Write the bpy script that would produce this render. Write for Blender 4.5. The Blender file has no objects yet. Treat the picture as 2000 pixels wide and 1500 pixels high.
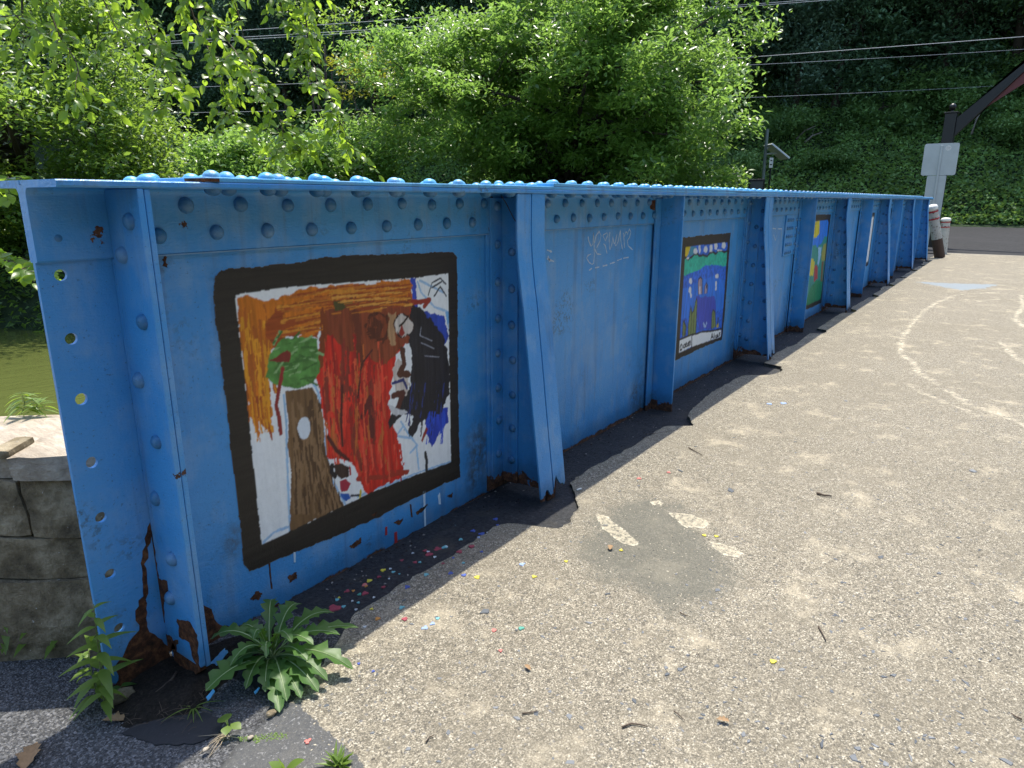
import bpy, math, random
import numpy as np
from mathutils import Vector, Matrix
R_ = math.radians
scene = bpy.context.scene
C = scene.collection

# ------------------------------------------------------------------ camera, sky, sun, exposure
FPX, VPX, HOR, EYE = 1350.0, 1981.0, 391.0, 1.35
pitch = math.atan((750 - HOR) / FPX)
yaw = math.atan((VPX - 1000) / (FPX / math.cos(pitch)))
FWD = np.array([math.cos(pitch) * math.cos(yaw), math.cos(pitch) * math.sin(yaw), -math.sin(pitch)])
RGT = np.array([math.sin(yaw), -math.cos(yaw), 0.0])
UPV = np.cross(RGT, FWD)
cam = bpy.data.cameras.new('camera')
cam.sensor_width = 36.0
cam.lens = FPX / 2000 * 36
cam.clip_start, cam.clip_end = 0.05, 2000
cam_ob = bpy.data.objects.new('camera', cam)
C.objects.link(cam_ob)
cam_ob.location = (0, 0, EYE)
cam_ob.rotation_euler = Matrix((RGT, UPV, -FWD)).transposed().to_euler()
scene.camera = cam_ob

SUNV = Vector((0.30, 0.15, 1.0)).normalized()
world = bpy.data.worlds.new('World')
scene.world = world
world.use_nodes = True
wn = world.node_tree
wn.nodes.clear()
sky = wn.nodes.new('ShaderNodeTexSky')
sky.sky_type = 'NISHITA'
sky.sun_disc = False
sky.sun_elevation = math.asin(SUNV.z)
sky.sun_rotation = math.atan2(SUNV.x, SUNV.y)
sky.air_density, sky.dust_density, sky.ozone_density = 1.0, 1.5, 1.0
bg = wn.nodes.new('ShaderNodeBackground')
bg.inputs['Strength'].default_value = 0.15
wo = wn.nodes.new('ShaderNodeOutputWorld')
wn.links.new(sky.outputs[0], bg.inputs[0])
wn.links.new(bg.outputs[0], wo.inputs[0])
sun = bpy.data.lights.new('sun', 'SUN')
sun.energy = 2.9
sun.angle = R_(0.55)
sun.color = (1.0, 0.945, 0.83)
sun_ob = bpy.data.objects.new('sun', sun)
C.objects.link(sun_ob)
sun_ob.rotation_euler = SUNV.to_track_quat('Z', 'Y').to_euler()
sun_ob.location = (10, 5, 40)
scene.view_settings.view_transform = 'Standard'
scene.view_settings.look = 'None'
scene.view_settings.gamma = 1.0
scene.view_settings.use_curve_mapping = False
scene.view_settings.exposure = 1.34
scene.render.engine = 'CYCLES'
scene.cycles.use_denoising = True
scene.cycles.max_bounces = 8
scene.cycles.transparent_max_bounces = 8

# ------------------------------------------------------------------ picture <-> place helpers
EYEP = np.array([0, 0, EYE])
SLOPE = 0.0065


def ray(u, v):
    return FWD * FPX + RGT * (u - 1000) - UPV * (v - 750)


def on_y(u, v, Y):
    d = ray(u, v)
    return EYEP + d * (Y / d[1])


def on_x(u, v, X):
    d = ray(u, v)
    return EYEP + d * (X / d[0])


def on_z(u, v, z):
    d = ray(u, v)
    return EYEP + d * ((z - EYE) / d[2])


def deck_pt(u, v):
    d = ray(u, v)
    return EYEP + d * (-EYE / (d[2] + SLOPE * d[0]))


def at_dist(u, v, dist):
    d = ray(u, v)
    return EYEP + d * (dist / math.hypot(d[0], d[1]))


def polar(u, dist, z=0.0):
    a = yaw - math.atan((u - 1000) / (FPX / math.cos(pitch)))
    return np.array([dist * math.cos(a), dist * math.sin(a), z])


def zdeck(x):
    return -SLOPE * x


# ------------------------------------------------------------------ object helpers
def tag(o, label=None, cat=None, group=None, kind=None):
    if label: o['label'] = label
    if cat: o['category'] = cat
    if group: o['group'] = group
    if kind: o['kind'] = kind
    return o


LOC = {}


def empty(name, loc, label, cat, group=None):
    o = bpy.data.objects.new(name, None)
    C.objects.link(o)
    o.location = loc
    o.empty_display_size = 0.1
    LOC[o.name] = Vector(loc)
    return tag(o, label, cat, group)


def link(name, me, parent=None, mat=None, local=False):
    """link a mesh as one object; world coordinates unless local"""
    o = bpy.data.objects.new(name, me)
    C.objects.link(o)
    if mat is not None and not me.materials:
        me.materials.append(mat)
    if parent is not None:
        o.parent = parent
        if not local and parent.name in LOC:
            o.matrix_parent_inverse = Matrix.Translation(-LOC[parent.name])
    return o


def smooth(me):
    me.polygons.foreach_set('use_smooth', np.ones(len(me.polygons), dtype=bool))
    return me


class MB:
    def __init__(s):
        s.v, s.f = [], []

    def add(s, vs, fs):
        k = len(s.v)
        s.v += [tuple(map(float, p)) for p in vs]
        s.f += [tuple(i + k for i in f) for f in fs]

    def box(s, x0, x1, y0, y1, z0, z1):
        s.add([(x0, y0, z0), (x1, y0, z0), (x1, y1, z0), (x0, y1, z0), (x0, y0, z1), (x1, y0, z1), (x1, y1, z1), (x0, y1, z1)],
              [(3, 2, 1, 0), (4, 5, 6, 7), (0, 1, 5, 4), (1, 2, 6, 5), (2, 3, 7, 6), (3, 0, 4, 7)])

    def prism(s, A, B):
        """solid between two matching outlines of 3-D points"""
        n = len(A)
        s.add(list(A) + list(B), [tuple(range(n))[::-1], tuple(range(n, 2 * n))] + [(i, (i + 1) % n, n + (i + 1) % n, n + i) for i in range(n)])

    def tube(s, pts, rad, seg=6, cap=True):
        pts = [np.array(p, float) for p in pts]
        if not hasattr(rad, '__len__'):
            rad = [rad] * len(pts)
        rings = []
        for i, p in enumerate(pts):
            t = pts[min(i + 1, len(pts) - 1)] - pts[max(i - 1, 0)]
            t = t / (np.linalg.norm(t) + 1e-9)
            a = np.cross(t, [0, 0, 1.0]) if abs(t[2]) < 0.9 else np.cross(t, [1.0, 0, 0])
            a /= np.linalg.norm(a)
            b = np.cross(t, a)
            rings.append([p + rad[i] * (math.cos(k * 2 * math.pi / seg) * a + math.sin(k * 2 * math.pi / seg) * b) for k in range(seg)])
        fs = []
        for i in range(len(pts) - 1):
            for k in range(seg):
                fs.append((i * seg + k, i * seg + (k + 1) % seg, (i + 1) * seg + (k + 1) % seg, (i + 1) * seg + k))
        if cap:
            fs += [tuple(range(seg))[::-1], tuple((len(pts) - 1) * seg + k for k in range(seg))]
        s.add([q for r in rings for q in r], fs)

    def mesh(s, name, sm=False):
        me = bpy.data.meshes.new(name)
        me.from_pydata(s.v, [], s.f)
        me.validate()
        if sm: smooth(me)
        return me

    def build(s, name, mat, parent=None, sm=False, bevel=0.0, local=False):
        o = link(name, s.mesh(name, sm), parent, mat, local)
        if bevel:
            b = o.modifiers.new('bevel', 'BEVEL')
            b.width, b.segments, b.limit_method, b.angle_limit = bevel, 2, 'ANGLE', R_(40)
            b.harden_normals = False
        return o


def np_mesh(name, V, F, attrs=None, cols=None, sm=False):
    """mesh from numpy arrays; F has 3 or 4 columns"""
    me = bpy.data.meshes.new(name)
    V = np.asarray(V, np.float32)
    F = np.asarray(F, np.int32)
    me.vertices.add(len(V))
    me.vertices.foreach_set('co', V.ravel())
    k = F.shape[1]
    me.loops.add(F.size)
    me.loops.foreach_set('vertex_index', F.ravel())
    me.polygons.add(len(F))
    me.polygons.foreach_set('loop_start', np.arange(0, F.size, k, dtype=np.int32))
    me.polygons.foreach_set('loop_total', np.full(len(F), k, np.int32))
    me.update(calc_edges=True)
    for nm, a in (attrs or {}).items():
        at = me.attributes.new(nm, 'FLOAT', 'POINT')
        at.data.foreach_set('value', np.asarray(a, np.float32).ravel())
    if cols is not None:
        at = me.attributes.new('col', 'FLOAT_COLOR', 'POINT')
        at.data.foreach_set('color', np.asarray(cols, np.float32).ravel())
    if sm: smooth(me)
    return me


def grid_faces(nr, nc):
    i = np.arange(nr - 1)[:, None] * nc + np.arange(nc - 1)[None, :]
    return np.stack([i, i + 1, i + nc + 1, i + nc], -1).reshape(-1, 4)


def vnoise(P, scale, seed=0):
    """value noise of 2-D points, 0..1"""
    P = np.asarray(P, float) * scale
    i = np.floor(P).astype(np.int64)
    f = P - i
    f = f * f * (3 - 2 * f)

    def h(a, b):
        n = (a * 374761393 + b * 668265263 + seed * 1442695041) & 0x7fffffff
        n = ((n ^ (n >> 13)) * 1274126177) & 0x7fffffff
        return ((n ^ (n >> 16)) & 0xffff) / 65535.0
    x, y = i[..., 0], i[..., 1]
    a = h(x, y) * (1 - f[..., 0]) + h(x + 1, y) * f[..., 0]
    b = h(x, y + 1) * (1 - f[..., 0]) + h(x + 1, y + 1) * f[..., 0]
    return a * (1 - f[..., 1]) + b * f[..., 1]


def fbm(P, scale, seed=0, o=4):
    return sum(vnoise(P, scale * 2 ** k, seed + k) / 2 ** k for k in range(o)) / sum(1 / 2 ** k for k in range(o))


def poly_sd(P, poly):
    """signed distance of points (N,2) to a polygon, positive inside"""
    poly = np.asarray(poly, float)[:, :2]
    A, B = poly, np.roll(poly, -1, 0)
    d = np.full(len(P), 1e9)
    ins = np.zeros(len(P), bool)
    for a, b in zip(A, B):
        e = b - a
        w = P - a
        t = np.clip((w @ e) / (e @ e + 1e-12), 0, 1)
        d = np.minimum(d, np.hypot(*(w - t[:, None] * e).T))
        c = (a[1] > P[:, 1]) != (b[1] > P[:, 1])
        xx = a[0] + (P[:, 1] - a[1]) / (b[1] - a[1] + 1e-12) * e[0]
        ins ^= c & (P[:, 0] < xx)
    return np.where(ins, d, -d)


def line_d(P, line):
    line = np.asarray(line, float)[:, :2]
    d = np.full(len(P), 1e9)
    for a, b in zip(line[:-1], line[1:]):
        e = b - a
        w = P - a
        t = np.clip((w @ e) / (e @ e + 1e-12), 0, 1)
        d = np.minimum(d, np.hypot(*(w - t[:, None] * e).T))
    return d


def jag(pts, step, amp, rng):
    """outline with ragged edges (2-D)"""
    out = []
    n = len(pts)
    for i in range(n):
        a, b = np.array(pts[i], float), np.array(pts[(i + 1) % n], float)
        L = np.linalg.norm(b - a)
        k = max(1, int(L / step))
        nrm = np.array([-(b - a)[1], (b - a)[0]]) / (L + 1e-9)
        for j in range(k):
            p = a + (b - a) * (j / k)
            out.append(p + nrm * rng.uniform(-amp, amp) + rng.uniform(-amp, amp, 2) * 0.4)
    return out


# ------------------------------------------------------------------ materials
class Mat:
    def __init__(s, name):
        s.m = bpy.data.materials.new(name)
        s.m.use_nodes = True
        s.t = s.m.node_tree
        s.t.nodes.clear()
        s.out = s.t.nodes.new('ShaderNodeOutputMaterial')
        s.pos = s.t.nodes.new('ShaderNodeNewGeometry')

    def n(s, typ, ins=None, **kw):
        nd = s.t.nodes.new(typ)
        for k, v in kw.items():
            setattr(nd, k, v)
        for k, v in (ins or {}).items():
            if isinstance(v, bpy.types.NodeSocket):
                s.t.links.new(v, nd.inputs[k])
            else:
                nd.inputs[k].default_value = v
        return nd

    @property
    def P(s):
        return s.pos.outputs['Position']

    @property
    def isl(s):
        return s.pos.outputs['Random Per Island']

    def scaled(s, sc):
        return s.n('ShaderNodeVectorMath', {0: s.P, 1: sc}, operation='MULTIPLY').outputs[0]

    def noise(s, scale, detail=3, rough=0.55, vec=None, dist=0.0):
        return s.n('ShaderNodeTexNoise', {'Vector': vec or s.P, 'Scale': scale, 'Detail': detail, 'Roughness': rough, 'Distortion': dist}).outputs[0]

    def voro(s, scale, vec=None, feature='F1', out='Distance', rnd=1.0):
        return s.n('ShaderNodeTexVoronoi', {'Vector': vec or s.P, 'Scale': scale, 'Randomness': rnd}, feature=feature).outputs[out]

    def math(s, op, a, b=0.5, c=0.0, clamp=False):
        nd = s.n('ShaderNodeMath', {0: a, 1: b, 2: c}, operation=op)
        nd.use_clamp = clamp
        return nd.outputs[0]

    def step(s, x, lo, hi):
        return s.n('ShaderNodeMapRange', {'Value': x, 'From Min': lo, 'From Max': hi}, interpolation_type='SMOOTHSTEP').outputs[0]

    def mix(s, f, a, b, mode='MIX'):
        c4 = lambda c: c if isinstance(c, bpy.types.NodeSocket) else (tuple(c) + (1.0,))[:4]
        return s.n('ShaderNodeMix', {0: f, 6: c4(a), 7: c4(b)}, data_type='RGBA', blend_type=mode).outputs[2]

    def mixf(s, f, a, b):
        return s.n('ShaderNodeMix', {0: f, 2: a, 3: b}, data_type='FLOAT').outputs[0]

    def ramp(s, f, stops):
        nd = s.n('ShaderNodeValToRGB', {0: f})
        el = nd.color_ramp.elements
        while len(el) > 1: el.remove(el[-1])
        el[0].position, el[0].color = stops[0][0], tuple(stops[0][1]) + (1,)
        for p, c in stops[1:]:
            e = el.new(p)
            e.color = tuple(c) + (1,)
        return nd.outputs[0]

    def attr(s, name, out='Fac'):
        return s.n('ShaderNodeAttribute', attribute_name=name).outputs[out]

    def xyz(s):
        return s.n('ShaderNodeSeparateXYZ', {0: s.P}).outputs

    def bump(s, h, strength=0.3, dist=0.01, normal=None):
        ins = {'Height': h, 'Strength': strength, 'Distance': dist}
        if normal is not None: ins['Normal'] = normal
        return s.n('ShaderNodeBump', ins).outputs[0]

    def bsdf(s, col, rough=0.6, normal=None, spec=0.5, metal=0.0, **extra):
        c4 = lambda c: c if isinstance(c, bpy.types.NodeSocket) else (tuple(c) + (1.0,))[:4]
        ins = {'Base Color': c4(col), 'Roughness': rough, 'Specular IOR Level': spec, 'Metallic': metal}
        if normal is not None: ins['Normal'] = normal
        ins.update(extra)
        return s.n('ShaderNodeBsdfPrincipled', ins)

    def done(s, shader):
        s.t.links.new(shader.outputs[0], s.out.inputs[0])
        return s.m


def rust_color(g, scale=1.0):
    a = g.noise(38 * scale, 5, 0.7)
    b = g.noise(7 * scale, 4)
    c = g.ramp(a, [(0.30, (0.022, 0.014, 0.010)), (0.48, (0.085, 0.036, 0.019)), (0.66, (0.20, 0.085, 0.038))])
    return g.mix(g.math('MULTIPLY', g.step(b, 0.5, 0.75), 0.75), c, (0.022, 0.015, 0.012))


def mat_paint(name, tint=(1, 1, 1), rusty=True, rz=0.030, ra=0.16):
    g = Mat(name)
    big = g.noise(1.1, 4)
    mid = g.noise(7, 5, 0.6)
    streak = g.noise(1.0, 5, 0.6, g.scaled((16, 16, 0.9)))
    base = g.ramp(big, [(0.3, (0.036 * tint[0], 0.245 * tint[1], 0.58 * tint[2])), (0.7, (0.072 * tint[0], 0.325 * tint[1], 0.66 * tint[2]))])
    base = g.mix(g.math('MULTIPLY', g.step(g.math('ADD', mid, g.math('MULTIPLY', streak, 0.6)), 0.72, 1.05), 0.60), base, (0.20, 0.37, 0.58))
    base = g.mix(g.math('MULTIPLY', g.step(streak, 0.53, 0.72), 0.42), base, (0.028, 0.115, 0.27))
    base = g.mix(g.math('MULTIPLY', g.step(g.noise(130, 2), 0.66, 0.74), 0.5), base, (0.03, 0.06, 0.10))
    # worn rub marks and green-brown grime where the attribute says
    gr = g.math('MULTIPLY', g.attr('grime'), g.step(g.noise(26, 5, 0.7), 0.30, 0.62))
    base = g.mix(g.math('MULTIPLY', gr, 0.85), base, (0.055, 0.055, 0.024))
    gen = g.math('MULTIPLY', g.step(g.noise(3.1, 5, 0.65), 0.54, 0.72), g.step(g.noise(60, 4, 0.7), 0.48, 0.62))
    base = g.mix(g.math('MULTIPLY', gen, 0.70), base, (0.045, 0.065, 0.045))
    rough = g.mixf(mid, 0.34, 0.52)
    brush = g.noise(1.0, 4, 0.6, g.scaled((40, 40, 210)))
    h = g.math('ADD', g.math('ADD', g.math('MULTIPLY', g.noise(150, 3), 0.5), g.math('MULTIPLY', brush, 0.7)), g.noise(28, 4, 0.6))
    if rusty:
        x, y, z = g.xyz()
        zz = g.math('MULTIPLY_ADD', x, SLOPE, z)
        nz = g.math('MULTIPLY_ADD', g.math('SUBTRACT', g.noise(11, 6, 0.65), 0.5), ra, zz)
        low = g.math('SUBTRACT', 1.0, g.step(nz, rz - 0.004, rz + 0.004))
        chip = g.step(g.math('MULTIPLY_ADD', g.noise(9, 7, 0.62), 1.0, g.math('MULTIPLY', g.noise(0.8, 2), 0.25)), 0.850, 0.858)
        rm = g.math('MAXIMUM', low, chip)
        low_dark = g.math('MULTIPLY', g.math('SUBTRACT', 1.0, g.step(nz, rz + 0.015, rz + 0.12)), 0.40)  # paint turns darker towards the bottom, just above the rust edge
        base = g.mix(low_dark, base, (0.022, 0.06, 0.09))
        base = g.mix(rm, base, rust_color(g))
        rough = g.mixf(rm, rough, 0.9)
        h = g.math('SUBTRACT', h, g.math('MULTIPLY', rm, g.math('ADD', 0.8, g.noise(60, 4))))
    return g.done(g.bsdf(base, rough, g.bump(h, 0.36, 0.006), 0.5))


def mat_rust(name='rust'):
    g = Mat(name)
    return g.done(g.bsdf(rust_color(g, 1.3), 0.9, g.bump(g.noise(70, 6, 0.7), 0.8, 0.008), 0.2))


def mat_plain(name, col, rough=0.6, var=0.25, scale=12, bump=0.15, bscale=90, metal=0.0, spec=0.4):
    g = Mat(name)
    n = g.noise(scale, 5, 0.6)
    a = tuple(c * (1 - var) for c in col)
    b = tuple(min(1, c * (1 + var)) for c in col)
    return g.done(g.bsdf(g.mix(n, a, b), rough, g.bump(g.noise(bscale, 4), bump, 0.006), spec, metal))


def mat_leaf(name, c0, c1, trans=0.45, tcol=(0.30, 0.42, 0.03), rough=0.42, spec=0.45, patchy=0.35):
    g = Mat(name)
    col = g.mix(g.isl, c0, c1)
    col = g.mix(g.math('MULTIPLY', g.step(g.noise(0.55, 3), 0.42, 0.62), patchy), col, tuple(c * 1.7 for c in c1))
    tc = g.mix(g.isl, tuple(c * 0.75 for c in tcol), tcol)
    p = g.bsdf(col, rough, None, spec)
    t = g.n('ShaderNodeBsdfTranslucent', {'Color': tc})
    mx = g.n('ShaderNodeMixShader', {0: trans, 1: p.outputs[0], 2: t.outputs[0]})
    return g.done(mx)


def mat_mural(name):
    g = Mat(name)
    c = g.attr('col', 'Color')
    n = g.noise(60, 4, 0.6)
    c2 = g.mix(0.35, c, g.mix(n, (0.72, 0.72, 0.72), (1.25, 1.25, 1.25)), 'MULTIPLY')
    return g.done(g.bsdf(c2, 0.5, g.bump(g.math('ADD', g.noise(170, 3), g.noise(40, 4)), 0.3, 0.004), 0.4))


M = {}
M['paint'] = mat_paint('blue_paint')
M['paint_rivet_shaded'] = mat_paint('blue_paint_rivet_shaded', (0.6, 0.56, 0.54), rusty=False)  # darker copy: shade on the rivet heads put into the colour, with grime
M['paint_brace'] = mat_paint('blue_paint_brace', rz=0.075, ra=0.24)
M['paint_web'] = mat_paint('blue_paint_web', rz=-0.006, ra=0.07)
M['paint_top'] = mat_paint('blue_paint_sunlit', (1.9, 1.35, 1.05), rusty=False)  # lighter tint paints the sunlit look of the top faces into the colour
M['rust'] = mat_rust()
M['mural'] = mat_mural('mural_paint')
M['chalk'] = mat_plain('scratched_paint', (0.42, 0.52, 0.62), 0.7, 0.25, 60)
M['chalkblue'] = mat_plain('worn_pale_blue', (0.16, 0.30, 0.46), 0.7, 0.5, 14)
M['black'] = mat_plain('black_gloss_metal', (0.0045, 0.005, 0.006), 0.4, 0.3)
M['galv'] = mat_plain('galvanised_metal', (0.42, 0.45, 0.45), 0.5, 0.14, 5, 0.05, 40, 0.35)
M['bark'] = mat_plain('bark', (0.050, 0.040, 0.030), 0.9, 0.5, 9, 0.8, 30)
M['twig'] = mat_plain('twig_bark', (0.085, 0.062, 0.045), 0.85, 0.4, 40, 0.5, 120)
M['stalk'] = mat_plain('green_stalk', (0.13, 0.17, 0.05), 0.6, 0.3, 40)

# ------------------------------------------------------------------ ground: deck outline
TAR_PX = [(400, 1560), (428, 1500), (452, 1458), (498, 1416), (543, 1391), (578, 1362), (610, 1320), (650, 1265), (686, 1204), (708, 1186), (732, 1178), (780, 1140), (856, 1104), (880, 1084),
          (916, 1060), (952, 1038), (972, 1026), (1000, 1017), (1032, 1024), (1060, 1034), (1090, 1036), (1112, 1020), (1130, 992), (1124, 966),
          (1113, 942), (1153, 914), (1201, 890), (1240, 869), (1296, 832), (1328, 830), (1362, 836), (1346, 818), (1343, 808), (1352, 798), (1370, 784),
          (1386, 768), (1416, 752), (1452, 732), (1500, 733), (1527, 726), (1527, 712)]
edge = [deck_pt(*q)[:2] for q in TAR_PX]
edge.sort(key=lambda p: p[0])
ex = np.array([p[0] for p in edge])
ey = np.array([p[1] for p in edge])
fx = np.arange(ex[0], ex[-1], 0.01)
fy = np.convolve(np.pad(np.interp(fx, ex, ey), 6, mode='edge'), np.hanning(15)[1:-1] / np.hanning(15)[1:-1].sum(), mode='valid')
ex, ey = fx, fy
KX = [2.595, 6.31, 9.99, 13.7, 17.3, 20.45]
PX = [4.36, 8.12, 11.88, 15.34, 18.87]


def tar_edge(x):
    x = np.asarray(x, float)
    y = np.interp(x, ex, ey)
    far = 1.60 + 0.06 * (vnoise(np.stack([x * 2.2, x * 0 + 3], -1), 1.0, 5) - 0.5)
    for k in KX[2:] + PX[1:]:
        far = np.where(np.abs(x - k) < 0.16, np.minimum(far, 1.53 - np.sqrt(np.maximum(0, 0.16 ** 2 - (x - k) ** 2)) * 0.3), far)
    y = np.where(x > 6.15, far, y)
    y = np.where(x < ex[0], ey[0] - (ex[0] - x) * 1.2, y)
    return y + 0.016 * (vnoise(np.stack([x * 26, x * 0], -1), 1.0, 9) - 0.5) + 0.010 * (vnoise(np.stack([x * 70, x * 0], -1), 1.0, 19) - 0.5)


STAIN = [[(1150, 1010), (1200, 975), (1260, 965), (1330, 985), (1370, 1010), (1400, 1050), (1440, 1085), (1450, 1130), (1430, 1170), (1390, 1190), (1370, 1218), (1300, 1200), (1240, 1165), (1180, 1140), (1120, 1110), (1110, 1060)],
         [(380, 1600), (400, 1480), (430, 1420), (500, 1390), (560, 1370), (585, 1372), (605, 1395), (645, 1432), (690, 1472), (720, 1500), (780, 1600)]]
PEEL = [[(1303, 1000), (1345, 1003), (1390, 1020), (1375, 1029), (1335, 1028), (1320, 1012)], [(1268, 977), (1290, 979), (1299, 985), (1280, 987)],
        [(1165, 1003), (1180, 1006), (1205, 1025), (1225, 1040), (1247, 1058), (1240, 1066), (1215, 1060), (1195, 1045), (1175, 1030)],
        [(1388, 1058), (1410, 1062), (1450, 1076), (1445, 1086), (1415, 1084), (1395, 1072)]]
RING = [[(1994, 576), (1950, 571), (1904, 573), (1868, 576), (1829, 591), (1802, 609), (1781, 633), (1763, 660), (1757, 690), (1781, 705), (1796, 729), (1826, 747), (1859, 768), (1895, 789), (1955, 810), (2005, 833)],
        [(1772, 750), (1796, 765), (1835, 780), (1880, 798), (1910, 813)], [(1994, 576), (1999, 600), (1982, 621), (2000, 640)], [(1955, 668), (1985, 700), (2010, 712)],
        [(1900, 590), (1950, 584)], [(1640, 590), (1662, 598)]]
BLUEP = [(1785, 550), (1850, 553), (1950, 556), (1920, 563), (1880, 567), (1840, 560)]


def build_walkway():
    xs = [-3.0, -2, -1.2, -0.6, -0.1, 0.2, 0.45, 0.6]
    while xs[-1] < 24.2:
        x = xs[-1]
        xs.append(x + (0.022 if x < 2.8 else 0.03 if x < 5 else 0.06 if x < 9 else 0.12))
    xs[-1] = 24.2
    xs = np.array(xs)
    off = [0.0]
    while off[-1] < 11:
        off.append(off[-1] + (0.025 if off[-1] < 2.2 else 0.05 if off[-1] < 4 else 0.3))
    off = np.array(off)
    ye = tar_edge(xs)
    X = np.repeat(xs[:, None], len(off), 1)
    Y = ye[:, None] - off[None, :]
    P2 = np.stack([X.ravel(), Y.ravel()], -1)
    Z = zdeck(P2[:, 0]) + 0.004 * (fbm(P2, 3.0, 3) - 0.5) * (P2[:, 0] < 12) + 0.003 * (fbm(P2, 30, 7, 2) - 0.5) * (P2[:, 0] < 5)
    V = np.concatenate([np.column_stack([P2, Z]), np.column_stack([xs, ye + 0.004, zdeck(xs) - 0.035])])
    F = grid_faces(len(xs), len(off))[:, ::-1]
    n0 = len(P2)
    i = np.arange(len(xs) - 1)
    sk = np.stack([i * len(off), n0 + i, n0 + i + 1, (i + 1) * len(off)], -1)
    F = np.concatenate([F, sk[:, ::-1]])
    far = np.full(len(P2), -1.0)

    def sd(px):
        return poly_sd(P2, [deck_pt(*q)[:2] for q in px])
    stain = np.clip(0.5 + sd(STAIN[0]) / 0.30, 0, 1)
    slate = np.clip(0.5 + sd(STAIN[1]) / 0.07, 0, 1)
    peel = np.max([np.clip(0.5 + sd(p) / 0.05, 0, 1) for p in PEEL], 0)
    ring = np.max([np.clip(1 - line_d(P2, [deck_pt(*q)[:2] for q in l]) / 0.13, 0, 1) for l in RING], 0)
    blue = np.clip(0.5 + sd(BLUEP) / 0.4, 0, 1)
    pad = lambda a: np.concatenate([a, np.zeros(len(xs))])
    me = np_mesh('walkway', V, F, {'stain': pad(stain), 'slate': pad(slate), 'peel': pad(peel), 'ring': pad(ring), 'blue': pad(blue)}, sm=True)
    g = Mat('exposed_aggregate_concrete')
    big = g.noise(0.9, 4)
    grain = g.noise(210, 4, 0.7)
    vor = g.voro(230, out='Color')
    vc = g.n('ShaderNodeSeparateColor', {0: vor}).outputs[0]
    vor2 = g.n('ShaderNodeSeparateColor', {0: g.voro(80, out='Color')}).outputs[0]
    v2d = g.voro(80)
    c = g.ramp(grain, [(0.31, (0.035, 0.031, 0.024)), (0.43, (0.135, 0.121, 0.094)), (0.55, (0.295, 0.262, 0.198)), (0.70, (0.55, 0.49, 0.375))])
    c = g.mix(g.math('MULTIPLY', g.step(vc, 0.84, 0.9), 0.6), c, (0.085, 0.080, 0.070))
    c = g.mix(g.math('MULTIPLY', g.step(vc, 0.12, 0.05), 0.55), c, (0.66, 0.61, 0.50))
    c = g.mix(g.math('MULTIPLY', g.step(g.noise(68, 4, 0.75), 0.53, 0.61), 0.68), c, (0.060, 0.055, 0.046))
    st = g.math('MULTIPLY', g.step(vor2, 0.90, 0.92), g.step(v2d, 0.42, 0.36))
    c = g.mix(g.math('MULTIPLY', st, 0.7), c, (0.12, 0.125, 0.135))
    c = g.mix(g.math('MULTIPLY', g.step(g.noise(26, 6, 0.8), 0.46, 0.62), 0.52), c, (0.13, 0.114, 0.085))
    c = g.mix(g.math('MULTIPLY', g.step(g.math('ADD', big, g.math('MULTIPLY', g.math('SUBTRACT', g.noise(9, 5, 0.7), 0.5), 0.5)), 0.40, 0.66), 0.36), c, (0.175, 0.154, 0.114))
    c = g.mix(g.math('MULTIPLY', g.step(g.noise(3.7, 7, 0.72), 0.52, 0.70), 0.40), c, (0.54, 0.47, 0.34))
    nz = g.math('MULTIPLY', g.math('SUBTRACT', g.noise(9, 6, 0.65), 0.5), 0.9)
    stn = g.step(g.math('ADD', g.attr('stain'), g.math('MULTIPLY', nz, 1.3)), 0.35, 0.90)
    c = g.mix(g.math('MULTIPLY', stn, 0.72), c, (0.105, 0.104, 0.086))
    nf = g.math('MULTIPLY', g.math('SUBTRACT', g.noise(34, 5, 0.65), 0.5), 0.9)
    sl = g.step(g.math('ADD', g.attr('slate'), nf), 0.48, 0.55)
    c = g.mix(g.math('MULTIPLY', sl, 0.88), c, g.mix(g.step(g.noise(120, 3), 0.58, 0.7), (0.075, 0.078, 0.082), (0.22, 0.22, 0.22)))
    pl = g.math('ADD', g.attr('peel'), g.math('MULTIPLY', nf, 1.1))
    p_in = g.step(pl, 0.45, 0.50)
    rim = g.math('MULTIPLY', p_in, g.math('SUBTRACT', 1.0, g.step(pl, 0.60, 0.72)))
    c = g.mix(g.math('MULTIPLY', p_in, g.math('MULTIPLY', g.step(g.noise(55, 4, 0.7), 0.34, 0.6), 0.62)), c, (0.54, 0.48, 0.35))
    c = g.mix(g.math('MULTIPLY', rim, g.math('MULTIPLY', g.step(g.noise(34, 5, 0.7), 0.44, 0.62), 0.7)), c, (0.54, 0.49, 0.38))
    rg = g.step(g.math('ADD', g.math('ADD', g.attr('ring'), g.math('MULTIPLY', nz, 1.5)), g.math('MULTIPLY', nf, 0.5)), 0.66, 1.05)
    c = g.mix(g.math('MULTIPLY', rg, g.math('MULTIPLY', g.step(g.noise(30, 5, 0.75), 0.38, 0.60), 0.70)), c, (0.60, 0.535, 0.405))
    bl = g.step(g.math('ADD', g.attr('blue'), nz), 0.45, 0.55)
    c = g.mix(g.math('MULTIPLY', bl, 0.75), c, (0.21, 0.255, 0.29))
    h = g.math('ADD', g.math('MULTIPLY', grain, 0.7), g.math('MULTIPLY', g.noise(45, 4, 0.6), 1.0))
    h = g.math('SUBTRACT', h, g.math('MULTIPLY', g.step(vc, 0.80, 0.9), 0.25))
    m = g.done(g.bsdf(c, 0.88, g.bump(h, 0.75, 0.006), 0.25))
    o = link('walkway', me, None, m)
    tag(o, 'tan exposed aggregate concrete walkway with stains and faint chalky rings', None, None, 'structure')
    return o


walkway = build_walkway()


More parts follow.
